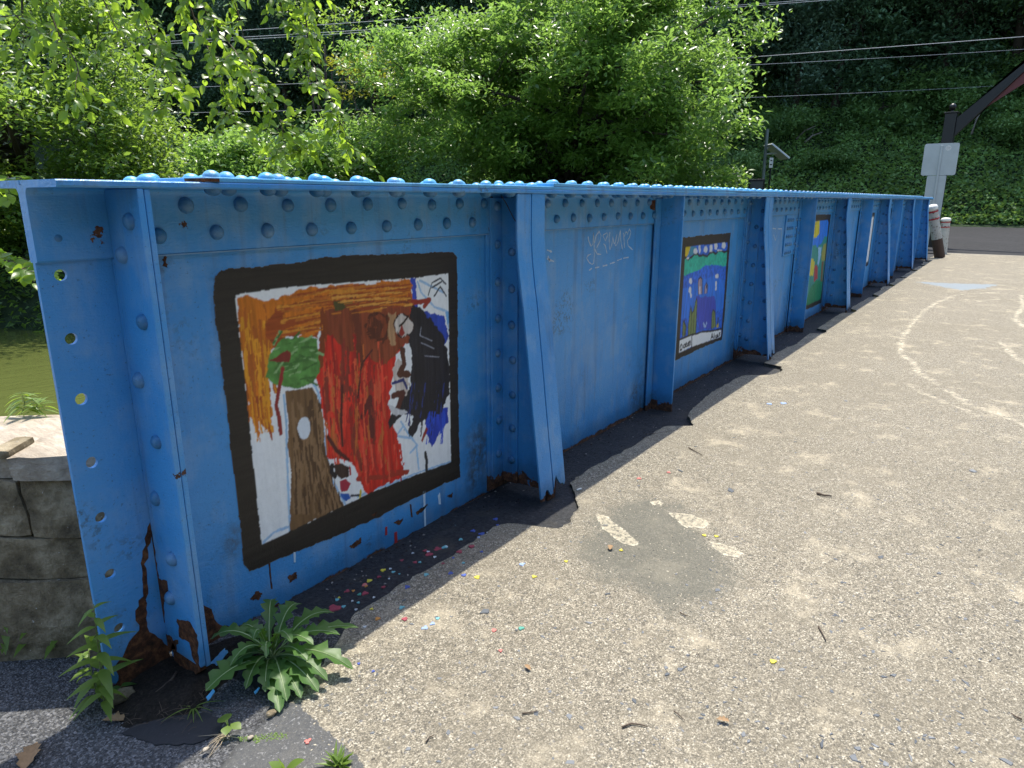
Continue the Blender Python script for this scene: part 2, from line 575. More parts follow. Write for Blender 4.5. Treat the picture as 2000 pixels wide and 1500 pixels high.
def flat_sheet(name, pts, z, mat, label, parent=None, kind='structure', slope=True):
    mb = MB()
    mb.add([(p[0], p[1], (zdeck(p[0]) if slope else 0) + z) for p in pts], [tuple(range(len(pts)))])
    o = mb.build(name, mat, parent)
    return tag(o, label, None, None, kind)


# tar strip (lower than the deck) along the girder foot
g = Mat('bitumen')
n1 = g.noise(60, 5, 0.7)
c = g.ramp(n1, [(0.35, (0.010, 0.0105, 0.012)), (0.6, (0.030, 0.031, 0.034)), (0.78, (0.085, 0.083, 0.078))])
c = g.mix(g.math('MULTIPLY', g.step(g.noise(6, 4), 0.52, 0.7), 0.5), c, (0.055, 0.048, 0.038))
M['tar'] = g.done(g.bsdf(c, 0.75, g.bump(g.math('ADD', n1, g.noise(14, 3)), 0.7, 0.012), 0.35))
xs = np.concatenate([np.arange(0.9, 6.2, 0.05), np.arange(6.2, 24.2, 0.12)])
cols_y = np.linspace(0, 1, 6)
yy = tar_edge(xs)[:, None] - 0.02 + (1.95 - tar_edge(xs)[:, None] + 0.02) * cols_y[None, :]
XX = np.repeat(xs[:, None], 6, 1)
P2 = np.stack([XX.ravel(), yy.ravel()], -1)
ZZ = zdeck(P2[:, 0]) - 0.010 - 0.018 * np.clip((P2[:, 0] - 2.4) / 1.2, 0, 1) + 0.018 * (fbm(P2, 9, 4) - 0.5)
tar = link('tar_strip', np_mesh('tar_strip', np.column_stack([P2, ZZ]), grid_faces(len(xs), 6), sm=True), None, M['tar'])
tag(tar, 'dark bitumen strip between girder and concrete, spotted with paint drips', None, None, 'structure')

# asphalt path at the near end
g = Mat('coarse_asphalt')
vc = g.n('ShaderNodeSeparateColor', {0: g.voro(190, out='Color')}).outputs[0]
c = g.ramp(vc, [(0.1, (0.035, 0.036, 0.038)), (0.6, (0.075, 0.076, 0.079)), (0.95, (0.16, 0.16, 0.165))])
c = g.mix(g.math('MULTIPLY', g.step(g.noise(3.0, 5), 0.5, 0.75), 0.7), c, g.mix(g.noise(50, 4), (0.018, 0.019, 0.021), (0.045, 0.045, 0.047)))
M['asphalt'] = g.done(g.bsdf(c, 0.8, g.bump(g.math('ADD', g.voro(150), g.noise(60, 3)), 0.8, 0.008), 0.35))
asphalt = flat_sheet('asphalt_path', [(-6, -6), (1.0, -6), (1.28, 1.0), (1.28, 2.05), (0.75, 2.30), (-2.4, 6.2), (-6, 6.2)], -0.015, M['asphalt'], 'dark coarse asphalt path at the near end of the blue girder', slope=False)

# far road
g = Mat('road_asphalt')
n1 = g.noise(5, 6, 0.7)
c = g.ramp(n1, [(0.3, (0.024, 0.0245, 0.026)), (0.7, (0.048, 0.048, 0.050))])
c = g.mix(g.math('MULTIPLY', g.step(g.noise(0.35, 3), 0.5, 0.7), 0.3), c, (0.06, 0.06, 0.064))
M['road'] = g.done(g.bsdf(c, 0.92, g.bump(g.noise(60, 3), 0.4, 0.01), 0.12))
mb = MB()
mb.box(24.24, 50.0, -90, 34, -1.2, -0.168)
road = mb.build('road', M['road'])
tag(road, 'grey asphalt road crossing beyond the far end of the walkway', None, None, 'structure')
M['conc'] = mat_plain('pale_concrete', (0.26, 0.24, 0.20), 0.85, 0.25, 6, 0.5, 60)
mb = MB()
mb.box(24.205, 24.36, -11, 1.5, -0.5, -0.158)
tag(mb.build('kerb_strip', M['conc'], None, bevel=0.01), 'pale concrete joint strip where walkway meets the road', None, None, 'structure')

# ------------------------------------------------------------------ terrain, hill, river
def foot_x(y):
    return np.where(y < 5, 50.0, 50.0 - 0.35 * (y - 5))


def far_bank(y):
    return np.where(y < 8, 20.0, 20 - 0.42 * (y - 8))


def near_bank(y):
    return np.where(y < 3.2, 1.4, np.where(y < 9, 1.0 - 0.30 * (y - 3), -0.8 - 0.42 * (y - 9)))


def terrain_z(x, y):
    P = np.stack([x, y], -1)
    z = np.full(x.shape, -0.45)
    d1 = x - near_bank(y)
    d2 = far_bank(y) - x
    inside = np.minimum(d1, d2)
    z = z - 5.0 * np.clip(inside / 3.2, 0, 1)
    up = np.clip(x - foot_x(y), 0, None) * np.where(y < 5, 1.0, 0.944)
    hill = np.where(up < 12, up * 0.70, 8.4 + (up - 12) * 0.86)
    z = z + np.where(up > 0, np.minimum(hill, 70), 0) + np.where(up > 0, 0.28, 0)
    z = z + (fbm(P, 0.25, 11) - 0.5) * np.where(up > 1, 2.0, 0.25)
    return z


xs = np.arange(-60, 150, 1.6)
ys = np.arange(-100, 170, 1.6)
XX, YY = np.meshgrid(xs, ys, indexing='ij')
ZZ = terrain_z(XX, YY)
g = Mat('woodland_soil')
c = g.ramp(g.noise(1.5, 6, 0.7), [(0.3, (0.014, 0.024, 0.012)), (0.6, (0.030, 0.050, 0.020)), (0.8, (0.055, 0.055, 0.032))])
M['soil'] = g.done(g.bsdf(c, 0.95, g.bump(g.noise(6, 5), 0.8, 0.2), 0.2))
terr = link('hillside', np_mesh('hillside', np.stack([XX, YY, ZZ], -1).reshape(-1, 3), grid_faces(len(xs), len(ys))[:, ::-1], sm=True), None, M['soil'])
tag(terr, 'steep wooded hillside and river banks behind the bridge', None, None, 'structure')

g = Mat('river_water')
w = g.noise(1.0, 4, 0.55, g.scaled((0.8, 3.0, 1)))
w2 = g.noise(7.0, 3, 0.5)
hh = g.math('ADD', w, g.math('MULTIPLY', w2, 0.15))
M['water'] = g.done(g.bsdf((0.085, 0.100, 0.028), 0.06, g.bump(hh, 0.12, 0.25), 0.5))
mb = MB()
mb.add([(-80, -120, -3.1), (40, -120, -3.1), (40, 160, -3.1), (-80, 160, -3.1)], [(0, 1, 2, 3)])
tag(mb.build('river', M['water']), 'murky olive green river below the bridge', None, None, 'structure')

# ------------------------------------------------------------------ blue plate girder
YW = 1.89
X0, X1 = 0.711, 21.5
YF, YB = 1.712, 2.08
ZU, ZL = 1.378, 1.395
girder = empty('plate_girder', (X0, YW, 0), 'long riveted blue steel plate girder with children\'s murals along the walkway', 'bridge girder')
# web plate with wear attribute
xs = np.arange(0.90, X1 + 0.02, 0.04)
zs = np.linspace(-0.30, 1.385, 43)
XX, ZZ = np.meshgrid(xs, zs, indexing='ij')
P2 = np.stack([XX.ravel(), ZZ.ravel()], -1)
GR = [(on_y(935, 880, YW), 0.13), (on_y(925, 930, YW), 0.08), (on_y(985, 410, YW), 0.05), (on_y(1275, 405, YW), 0.09), (on_y(1150, 400, YW), 0.12), (on_y(1190, 395, YW), 0.09),
      (on_y(1240, 775, YW), 0.10), (on_y(1285, 745, YW), 0.16), (on_y(455, 1060, YW), 0.05), (on_y(1280, 600, YW), 0.08), (on_y(320, 510, YW), 0.03)]
gr = np.zeros(len(P2))
for p, r in GR:
    d = np.hypot((P2[:, 0] - p[0]) / (r * 0.8), (P2[:, 1] - p[2]) / (r * 1.3))
    gr = np.maximum(gr, np.clip(1.25 - d, 0, 1))
for k in KX + PX:
    d = np.abs(P2[:, 0] - (k - 0.16)) / 0.16
    gr = np.maximum(gr, np.clip(1 - d, 0, 1) * np.clip(1 - (P2[:, 1] + 0.05) / 0.5, 0, 1) * (1.0 if k > 3 else 0.5))
V = np.column_stack([P2[:, 0], np.full(len(P2), YW), P2[:, 1]])
web = link('web_plate', np_mesh('web_plate', V, grid_faces(len(xs), len(zs)), {'grime': gr}), girder, M['paint_web'])
sol = web.modifiers.new('thickness', 'SOLIDIFY')
sol.thickness, sol.offset = 0.012, 1

# end plate with real bolt holes
HX = 0.762
HZ = [1.333, 1.172, 1.013, 0.855, 0.681, 0.523, 0.353, 0.182]
hr = 0.0150


def holed_plate(y0, y1, x0, x1, zlo, zhi, holes, ragged=None):
    mb = MB()
    n = 24
    bounds = [zhi]
    hs = sorted(holes, reverse=True)
    for a, b in zip(hs[:-1], hs[1:]): bounds.append((a + b) / 2)
    bounds.append(hs[-1] - 0.08)
    for i, hz in enumerate(hs):
        zt, zb = bounds[i], bounds[i + 1]
        sq, ci = [], []
        for k in range(n):
            a = 2 * math.pi * k / n + math.pi / n
            ca, sa = math.cos(a), math.sin(a)
            tx = ((x1 - HX) if ca > 0 else (HX - x0)) / (abs(ca) + 1e-9)
            tz = ((zt - hz) if sa > 0 else (hz - zb)) / (abs(sa) + 1e-9)
            t = min(tx, tz)
            sq.append((HX + ca * t, hz + sa * t))
            ci.append((HX + ca * hr, hz + sa * hr * (1.0 + 0.05 * math.sin(5 * i))))
        for cx, cz in ((x0, zt), (x1, zt), (x0, zb), (x1, zb)):
            j = min(range(n), key=lambda q: (sq[q][0] - cx) ** 2 + (sq[q][1] - cz) ** 2)
            sq[j] = (cx, cz)
        vs = [(x, y0, z) for x, z in sq] + [(x, y0, z) for x, z in ci] + [(x, y1, z) for x, z in sq] + [(x, y1, z) for x, z in ci]
        fs = []
        for k in range(n):
            q = (k + 1) % n
            fs += [(k, q, n + q, n + k), (n + k, n + q, 3 * n + q, 3 * n + k), (2 * n + q, 2 * n + k, 3 * n + k, 3 * n + q)]
        mb.add(vs, fs)
    zb = bounds[-1]
    low = ragged or [(x0, zlo), (x1, zlo)]
    A = [(x0, zb)] + low + [(x1, zb)]
    mb.prism([(x, y0, z) for x, z in A], [(x, y1, z) for x, z in A])
    mb.add([(x0, y0, zb), (x0, y0, zhi), (x0, y1, zhi), (x0, y1, zb)], [(0, 1, 2, 3)])
    return mb


rag = [(x, z) for x, z in zip(np.linspace(X0, 0.905, 10), [0.0, 0.012, 0.03, 0.035, 0.03, 0.045, 0.05, 0.03, 0.035, 0.02])]
holed_plate(YW - 0.0005, YW + 0.012, X0, 0.903, 0.0, 1.384, HZ, rag).build('end_plate', M['paint'], girder)


def lprofile(name, x0, x1, side, mat, zbot=1.205, parent=None):
    """flange angle: horizontal leg + vertical leg with a root fillet, run along the girder"""
    yw = YW if side < 0 else YW + 0.012
    s = side
    ye = YF if side < 0 else YB
    t = 0.013
    prof = [(ye, ZU + 0.004), (ye + 0.003 * -s, ZU)]
    r = 0.018
    cy, cz = yw + s * (t + r), ZU - r
    for k in range(6):
        a = math.pi / 2 * k / 5
        prof.append((cy - s * r * math.sin(a), cz + r * math.cos(a)))
    prof += [(yw + s * t, zbot + 0.004), (yw + s * (t - 0.004), zbot), (yw + s * 0.0004, zbot), (yw + s * 0.0004, ZL), (ye + 0.003 * -s, ZL), (ye, ZL - 0.003)]
    mb = MB()
    xs = [x0] + list(np.arange(x0 + 0.5, x1 - 0.2, 0.5)) + [x1]
    n = len(prof)
    vs = [(x, y, z) for x in xs for y, z in prof]
    fs = []
    for i in range(len(xs) - 1):
        for k in range(n):
            q = (k + 1) % n
            f = (i * n + k, i * n + q, (i + 1) * n + q, (i + 1) * n + k)
            fs.append(f if s > 0 else f[::-1])
    fs += [tuple(range(n)), tuple((len(xs) - 1) * n + k for k in range(n))[::-1]]
    mb.add(vs, fs)
    o = mb.build(name, mat, parent or girder)
    return o


lprofile('flange_angle', X0, X1, -1, M['paint'])
lprofile('flange_angle', X0, X1, 1, M['paint'])
# gap filler between the two angles
mb = MB()
mb.box(X0 + 0.001, X1 - 0.001, YW + 0.0002, YW + 0.0118, 1.3852, 1.3945)
mb.build('web_edge', M['paint'], girder)
# cover plates with slightly uneven edges
rng = np.random.default_rng(5)


def cover(name, x0, x1, z0, z1, inset):
    mb = MB()
    xs = np.arange(x0, x1, 0.25)
    xs[-1] = x1
    e = rng.uniform(-0.002, 0.002, (len(xs), 2))
    A = [(x, YF + inset + e[i, 0], z0) for i, x in enumerate(xs)] + [(x, YB - inset + e[i, 1], z0) for i, x in reversed(list(enumerate(xs)))]
    B = [(x, y, z1 + 0.0015 * math.sin(x * 3.1)) for x, y, z in A]
    mb.prism(A, B)
    return mb.build(name, M['paint_top'], girder, bevel=0.003)


cover('cover_plate', 1.065, 21.35, ZL + 0.0005, 1.4085, 0.001)
cover('cover_plate', 2.775, 18.9, 1.4105, 1.424, 0.003)

# rust on the cut of the cover plate
mb = MB()
pts = jag([(1.055, YF - 0.002), (1.10, YF - 0.001), (1.115, YF + 0.03), (1.06, YF + 0.05), (1.03, YF + 0.045)], 0.012, 0.004, rng)
mb.prism([(x, y, ZL + 0.0015) for x, y in pts], [(x, y, 1.4045) for x, y in pts])
mb.build('rust_patch', M['rust'], girder)

# ---- end stiffener: two angles back to back
RIV = []   # (position, normal, radius)
mb = MB()
mb.box(0.886, 0.9015, YF + 0.002, YW - 0.013, 0.05, 1.377)
mb.box(0.886, 0.9015, YW - 0.013, YW - 0.0008, 0.05, 1.204)
es = mb.build('end_stiffener', M['paint'], girder, bevel=0.0025)
mb = MB()
mb.box(0.9045, 0.9195, YF + 0.006, YW - 0.0135, 0.04, 1.376)
mb.box(0.9195, 0.955, YW - 0.011, YW - 0.001, 0.0, 1.203)
mb.build('angle_leg', M['paint'], es, bevel=0.0025)
# ragged rusted feet below the angles
mb = MB()
pts = [(YF + 0.012, 0.052), (YF + 0.015, 0.03), (YF + 0.03, 0.02), (YF + 0.05, 0.0), (YF + 0.09, -0.01), (YF + 0.13, -0.02), (YW - 0.02, -0.02), (YW - 0.02, 0.052)]
mb.prism([(0.889, y, z) for y, z in pts], [(0.915, y, z) for y, z in pts])
mb.build('rusted_foot', M['rust'], es)
for y, z in [(1.769, 1.30), (1.825, 1.217), (1.769, 1.053), (1.833, 0.887), (1.782, 0.725), (1.833, 0.548), (1.786, 0.378), (1.83, 0.235)]:
    RIV.append(((0.886, y, z), (-1, 0, 0), 0.0215))
    RIV.append(((0.9195, y, z), (1, 0, 0), 0.0215))
RIV.append(((0.768, YW - 0.0005, 1.259), (0, -1, 0), 0.019))

# ---- knee braces
PROF = [(1.376, 0.0), (1.19, 0.0), (1.10, 0.006), (1.0, 0.018), (0.9, 0.034), (0.75, 0.052), (0.6, 0.070), (0.45, 0.087), (0.3, 0.105), (0.15, 0.124), (0.03, 0.140)]


def knee(xc, first):
    zd = zdeck(xc)
    ys0 = YF + 0.006
    prof = [(z + (zd if z < 1 else 0) * (1 - z), ys0 - off) for z, off in PROF]
    # gusset plate
    mb = MB()
    out = [(xc, YW - 0.012, 1.376)] + [(xc, y + 0.012, z) for z, y in prof] + [(xc, YW - 0.012, zd - 0.02 + 0.05)]
    A = [(x - 0.0055, y, z) for x, y, z in out]
    B = [(x + 0.0055, y, z) for x, y, z in out]
    mb.prism(A, B)
    brace = mb.build('knee_brace', M['paint_brace'], girder, bevel=0.001)
    # outer strip: two angles with flat legs (face of the brace) and legs along the gusset
    r2 = np.random.default_rng(int(xc * 100))
    for s in (-1, 1):
        mb = MB()
        xs = np.linspace(0.004, 0.108, 9)
        # ragged bottom edge
        rb = [0.0 + (0.055 * math.exp(-((x - 0.03) / 0.018) ** 2) if s > 0 else 0.05 * math.exp(-((x - 0.055) / 0.02) ** 2)) + r2.uniform(-0.012, 0.012) + (0.03 if s > 0 else 0) for x in xs]
        cols = []
        for i, x in enumerate(xs):
            col = [(z, y) for z, y in prof]
            zl = zd + 0.015 + rb[i]
            col[-1] = (zl, ys0 - (0.140 - 0.12 * rb[i]))
            cols.append(col)
        n = len(prof)
        vs, fs = [], []
        for lay in (0, 1):
            for i, x in enumerate(xs):
                for z, y in cols[i]:
                    vs.append((xc + s * x, y + (0.010 if lay else 0), z))
        m_ = len(xs) * n
        for i in range(len(xs) - 1):
            for k in range(n - 1):
                a = i * n + k
                f = (a, a + 1, a + n + 1, a + n)
                fs += [f if s > 0 else f[::-1], tuple(q + m_ for q in (f[::-1] if s > 0 else f))]
            b = i * n + n - 1
            f = (b, b + m_, b + n + m_, b + n)
            fs.append(f if s > 0 else f[::-1])
            b = i * n
            f = (b + n, b + n + m_, b + m_, b)
            fs.append(f if s > 0 else f[::-1])
        for i in (0, len(xs) - 1):
            for k in range(n - 1):
                a = i * n + k
                f = (a, a + m_, a + m_ + 1, a + 1)
                fs.append(f if (i == 0) == (s > 0) else f[::-1])
        mb.add(vs, fs)
        # leg lying along the gusset
        leg = [(y + 0.010, z) for z, y in prof[:-1]] + [(y + 0.085, z) for z, y in reversed(prof[:-1])]
        mb.prism([(xc + s * 0.006, y, z) for y, z in leg], [(xc + s * 0.0155, y, z) for y, z in leg])
        mb.build('face_angle', M['paint'], brace, bevel=0.0015)
    # rusted stub under the strip
    mb = MB()
    pts = jag([(xc - 0.025, zd + 0.085), (xc + 0.052, zd + 0.095), (xc + 0.042, zd - 0.03), (xc - 0.018, zd - 0.04)], 0.012, 0.004, r2)
    yb = ys0 - 0.118
    mb.prism([(x, yb, z) for x, z in pts], [(x, yb + 0.012, z) for x, z in pts])
    mb.build('rusted_stub', M['rust'], brace)
    # angles on the web
    for s in (-1, 1):
        mb = MB()
        mb.box(min(xc + s * 0.0065, xc + s * 0.100), max(xc + s * 0.0065, xc + s * 0.100), YW - 0.0245, YW - 0.0135, zd + 0.03, 1.36)
        mb.box(min(xc + s * 0.0065, xc + s * 0.018), max(xc + s * 0.0065, xc + s * 0.018), YW - 0.110, YW - 0.0245, zd + 0.03, 1.36)
        mb.build('web_angle', M['paint_brace'], brace, bevel=0.002)
        mb = MB()
        mb.box(min(xc + s * 0.002, xc + s * 0.118), max(xc + s * 0.002, xc + s * 0.118), YW - 0.0132, YW - 0.0006, zd + 0.0, 1.204)
        mb.build('filler_plate', M['paint_brace'], brace, bevel=0.0015)
    for k in range(8):
        z = 1.324 - k * 0.1657
        for s in (-1, 1):
            RIV.append(((xc + s * 0.052, YW - 0.0245, z + (0.01 if s > 0 else 0)), (0, -1, 0), 0.0205))
        if k < 7:
            RIV.append(((xc - 0.018, YW - 0.082, z - 0.2 + 0.001 + (0 if k else 0)), (-1, 0, 0), 0.0195))
    if not first:
        for k in range(8):
            z = 1.26 - k * 0.155
            off = np.interp(z, [p[0] for p in PROF][::-1], [p[1] for p in PROF][::-1])
            RIV.append(((xc - 0.0155, ys0 - off + 0.05, z), (-1, 0, 0), 0.018))
    return brace


braces = [knee(x, i == 0) for i, x in enumerate(KX)]


def stiffener(xc, rivets):
    zd = zdeck(xc)
    mb = MB()
    mb.box(xc - 0.013, xc, YF + 0.004, YW - 0.0255, zd - 0.045, 1.376)
    mb.box(xc - 0.095, xc, YW - 0.0255, YW - 0.0138, zd - 0.045, 1.36)
    st = mb.build('web_stiffener', M['paint'], girder, bevel=0.0025)
    mb = MB()
    mb.box(xc + 0.002, xc + 0.015, YF + 0.008, YW - 0.0255, zd - 0.045, 1.375)
    mb.box(xc + 0.002, xc + 0.097, YW - 0.0255, YW - 0.0138, zd - 0.045, 1.36)
    mb.build('angle_leg', M['paint'], st, bevel=0.0025)
    if rivets:
        for k in range(9):
            RIV.append(((xc - 0.052, YW - 0.0255, 1.15 - k * 0.14), (0, -1, 0), 0.019))


for i, x in enumerate(PX): stiffener(x, i > 0)

# splice plate with its own rivets
mb = MB()
mb.box(7.56, 8.02, YW - 0.013, YW - 0.0008, 0.785, 1.203)
sp = mb.build('splice_plate', M['paint'], girder, bevel=0.002)
for i in range(5):
    for j in range(5):
        RIV.append(((7.62 + [0, 0.07, 0.14, 0.21, 0.35][j], YW - 0.013, 1.15 - 0.083 * i), (0, -1, 0), 0.0185))
mb = MB()
mb.box(7.985, 8.02, YW - 0.006, YW - 0.0008, -0.15, 0.783)
mb.build('seam_strip', M['paint'], girder)
mb = MB()
mb.box(X0 + 0.2, X1, YW - 0.0145, YW - 0.0132, 1.2025, 1.2065)
mb.build('worn_seam', M['chalkblue'], girder)

# flange rivets
k = 0
x = 1.098
while x < 21.4:
    for xx, z in ((x, 1.335), (x + 0.087, 1.259)):
        if xx < 21.4 and all(abs(xx - q) > 0.115 for q in KX) and all(abs(xx - q) > 0.03 for q in PX):
            RIV.append(((xx, YW - 0.013, z), (0, -1, 0), 0.0225))
    x += 0.1705
RIV.append(((1.012, YW - 0.013, 1.259), (0, -1, 0), 0.0225))


def ztop(x):
    return 1.424 if 2.775 < x < 18.9 else 1.4085 if 1.065 < x < 21.35 else ZL


x = 0.931
while x < 21.4:
    for dx, y in ((0, 1.742), (0.085, 1.805), (0.085, 1.985), (0.0, 2.048)):
        xx = x + dx
        if xx < 1.05 and y != 1.742 and not (y == 1.985): continue
        RIV.append(((xx, y, ztop(xx)), (0, 0, 1), 0.0235))
        if y < 1.9 and xx > 1.05 and all(abs(xx - q) > (0.115 if y < 1.78 else 0.03) for q in KX) and all(abs(xx - q) > 0.035 for q in PX):
            RIV.append(((xx, y, ZU), (0, 0, -1), 0.0235))
    x += 0.1705


def rivet_shape(nseg, nring, squash=0.78):
    V, F = [], []
    for j in range(nring):
        a = math.pi / 2 * j / nring
        for i in range(nseg):
            b = 2 * math.pi * i / nseg
            V.append((math.cos(a) * math.cos(b), math.cos(a) * math.sin(b), squash * math.sin(a) - (0.06 if j == 0 else 0)))
    V.append((0, 0, squash))
    for j in range(nring - 1):
        for i in range(nseg):
            F.append((j * nseg + i, j * nseg + (i + 1) % nseg, (j + 1) * nseg + (i + 1) % nseg, (j + 1) * nseg + i))
    for i in range(nseg): F.append(((nring - 1) * nseg + i, (nring - 1) * nseg + (i + 1) % nseg, nring * nseg))
    return V, F


def seen_size(p):
    d = np.array(p[0]) - EYEP
    if d @ FWD < 0.1: return 0
    q = (1000 + FPX * (d @ RGT) / (d @ FWD), 750 - FPX * (d @ UPV) / (d @ FWD))
    inside = -30 < q[0] < 2030 and -30 < q[1] < 1530
    return (p[2] / np.linalg.norm(d)) if inside else 0


RIV.sort(key=seen_size, reverse=True)
V, F = rivet_shape(18, 5)
mb = MB()
mb.add(V, F)
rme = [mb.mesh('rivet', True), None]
rme[0].materials.append(M['paint_rivet_shaded'])
rme[1] = rme[0].copy()
rme[1].materials[0] = M['paint_top']
rng = np.random.default_rng(8)
NR = 296
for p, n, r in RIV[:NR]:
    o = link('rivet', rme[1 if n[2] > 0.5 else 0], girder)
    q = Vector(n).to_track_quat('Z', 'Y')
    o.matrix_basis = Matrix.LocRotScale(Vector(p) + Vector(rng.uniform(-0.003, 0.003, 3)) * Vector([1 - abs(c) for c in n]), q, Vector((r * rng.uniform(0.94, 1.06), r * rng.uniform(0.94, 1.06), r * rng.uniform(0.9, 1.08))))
V, F = rivet_shape(9, 3)
mb = MB()
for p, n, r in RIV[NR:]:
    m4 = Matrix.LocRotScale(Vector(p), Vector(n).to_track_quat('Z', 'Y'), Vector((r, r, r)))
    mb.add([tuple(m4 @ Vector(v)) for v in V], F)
o = mb.build('small_rivets', M['paint_rivet_shaded'], girder, sm=True)
o['kind'] = 'stuff'


# ---- rust patches painted off, as thin ragged pieces
def patch_y(px, Y, step=0.014, amp=0.005, name='rust_patch', mat=None, parent=None, th=0.0012):
    pts = jag([on_y(u, v, Y)[[0, 2]] for u, v in px], step, amp, rng)
    mb = MB()
    mb.prism([(x, Y - th, z) for x, z in pts], [(x, Y + 0.0005, z) for x, z in pts])
    return mb.build(name, mat or M['rust'], parent or girder)


def patch_x(px, X, step=0.012, amp=0.004, name='rust_patch', mat=None, parent=None):
    pts = jag([on_x(u, v, X)[[1, 2]] for u, v in px], step, amp, rng)
    mb = MB()
    mb.prism([(X - 0.0012, y, z) for y, z in pts], [(X + 0.0005, y, z) for y, z in pts])
    return mb.build(name, mat or M['rust'], parent or girder)


patch_y([(292, 1019), (285, 1052), (276, 1089), (280, 1120), (280, 1155), (262, 1203), (273, 1232), (253, 1254), (247, 1271), (222, 1304), (233, 1330), (220, 1352), (222, 1372), (330, 1372), (330, 1260), (300, 1240), (286, 1225), (287, 1150), (284, 1100), (292, 1060), (299, 1040)], YW - 0.0005)
patch_x([(292, 1020), (300, 1055), (310, 1130), (325, 1133), (330, 1160), (320, 1175), (322, 1235), (335, 1245), (345, 1268), (330, 1270), (318, 1240), (308, 1180), (298, 1080)], 0.886)
patch_x([(346, 1207), (372, 1215), (385, 1240), (390, 1310), (375, 1280), (370, 1255), (352, 1245)], 0.886)
patch_x([(340, 1252), (348, 1250), (344, 1272), (333, 1268)], 0.886)
patch_y([(388, 1130), (393, 1180), (412, 1190), (425, 1218), (455, 1226), (490, 1222), (520, 1196), (545, 1176), (560, 1190), (480, 1290), (386, 1290)], YW, 0.012, 0.004)
for px in ([(488, 1170), (500, 1155), (512, 1158), (505, 1172)], [(561, 1126), (578, 1118), (580, 1128), (566, 1138)], [(682, 1068), (704, 1050), (706, 1060), (690, 1072)], [(722, 1006), (736, 1000), (730, 1008)],
           [(768, 1020), (788, 1012), (780, 1026)], [(812, 1000), (835, 985), (828, 996), (815, 1006)], [(872, 970), (884, 962), (882, 972)], [(317, 508), (324, 500), (328, 525), (321, 522)],
           [(956, 385), (962, 384), (962, 452), (955, 452)], [(1268, 392), (1284, 390), (1280, 412), (1270, 408)]):
    patch_y(px, YW - (0.0135 if px[0][1] < 460 else 0.0), 0.004, 0.0032)
# crack-like dark splits
for px in ([(524, 1098), (527, 1098), (532, 1150), (529, 1150)], [(800, 985), (803, 985), (806, 1010), (803, 1010)]):
    patch_y(px, YW, 0.008, 0.0012)
# paint runs below the mural
M['pale_run'] = mat_plain('pale_paint_run', (0.55, 0.68, 0.78), 0.5, 0.1)
M['red_run'] = mat_plain('red_paint_run', (0.38, 0.03, 0.03), 0.5, 0.2)
for px, m_ in (([(573, 1078), (577, 1078), (577, 1098), (574, 1098)], 'pale_run'), ([(826, 960), (830, 958), (832, 1030), (829, 1031)], 'pale_run'), ([(770, 1040), (775, 1038), (777, 1072), (771, 1076)], 'red_run'),
               ([(752, 1030), (756, 1028), (756, 1044), (752, 1046)], 'red_run'), ([(855, 968), (859, 962), (861, 985), (857, 985)], 'pale_run')):
    patch_y(px, YW, 0.01, 0.0006, 'paint_run', M[m_])


# ------------------------------------------------------------------ murals
class Canvas:
    def __init__(s, x0, x1, z0, z1, step, Y=YW):
        s.Y, s.step = Y, step
        s.xs = np.arange(x0, x1, step)
        s.zs = np.arange(z0, z1, step)
        XX, ZZ = np.meshgrid(s.xs, s.zs, indexing='ij')
        s.P = np.stack([XX.ravel(), ZZ.ravel()], -1)
        s.c = np.ones((len(s.P), 3)) * 0.7
        s.keep = np.ones(len(s.P), bool)
        s.rng = np.random.default_rng(3)
        s.seed = 1

    def conv(s, pts, f):
        return np.array([on_y(*f(a, b), s.Y)[[0, 2]] for a, b in pts])

    def wob(s, amp, scale=45):
        s.seed += 7
        return (fbm(s.P, scale, s.seed, 3) - 0.5) * 2 * amp

    def poly(s, pts, f, col, amp=0.006, var=0.18, axis='v', scale=45, soft=0.0):
        sd = poly_sd(s.P, s.conv(pts, f)) + s.wob(amp, scale)
        m = sd > 0
        s.fill(m, col, var, axis)

    def fill(s, m, col, var, axis):
        s.seed += 3
        st = np.array([140.0, 9.0]) if axis == 'v' else np.array([9.0, 140.0]) if axis == 'h' else np.array([60.0, 60.0])
        n = fbm(s.P[m] * st, 1.0, s.seed, 2)
        s.c[m] = np.array(col) * (1 + var * 2 * (n - 0.5))[:, None]

    def stroke(s, pts, f, col, w, amp=0.002, var=0.15, dry=0.0):
        d = line_d(s.P, s.conv(pts, f)) + s.wob(amp)
        m = d < w
        if dry:
            s.seed += 5
            q = s.conv([pts[0], pts[-1]], f)
            hz = abs(q[1, 0] - q[0, 0]) > abs(q[1, 1] - q[0, 1])
            m &= fbm(s.P * np.array([9.0, 130.0] if hz else [120.0, 14.0]), 1.0, s.seed, 2) > dry
        s.fill(m, col, var, 'v')

    def mesh(s, name, mat, parent, zoff=0.0012, edge=None):
        nr, nc = len(s.xs), len(s.zs)
        h = 0.0004 * (fbm(s.P * np.array([90.0, 20.0]), 1.0, 77, 2) - 0.5)
        V = np.column_stack([s.P[:, 0], s.Y - zoff + h, s.P[:, 1]])
        F = grid_faces(nr, nc)
        kf = s.keep[F].all(1)
        F = F[kf]
        used = np.unique(F)
        idx = np.full(len(V), -1)
        idx[used] = np.arange(len(used))
        q = s.c.reshape(nr, nc, 3)
        e = np.pad(q, ((1, 1), (1, 1), (0, 0)), mode='edge')
        q = 0.40 * q + 0.15 * (e[:-2, 1:-1] + e[2:, 1:-1] + e[1:-1, :-2] + e[1:-1, 2:])
        col = np.column_stack([np.clip(q.reshape(-1, 3), 0, 1), np.ones(len(s.c))])
        return link(name, np_mesh(name, V[used], idx[F], cols=col[used], sm=True), parent, mat)


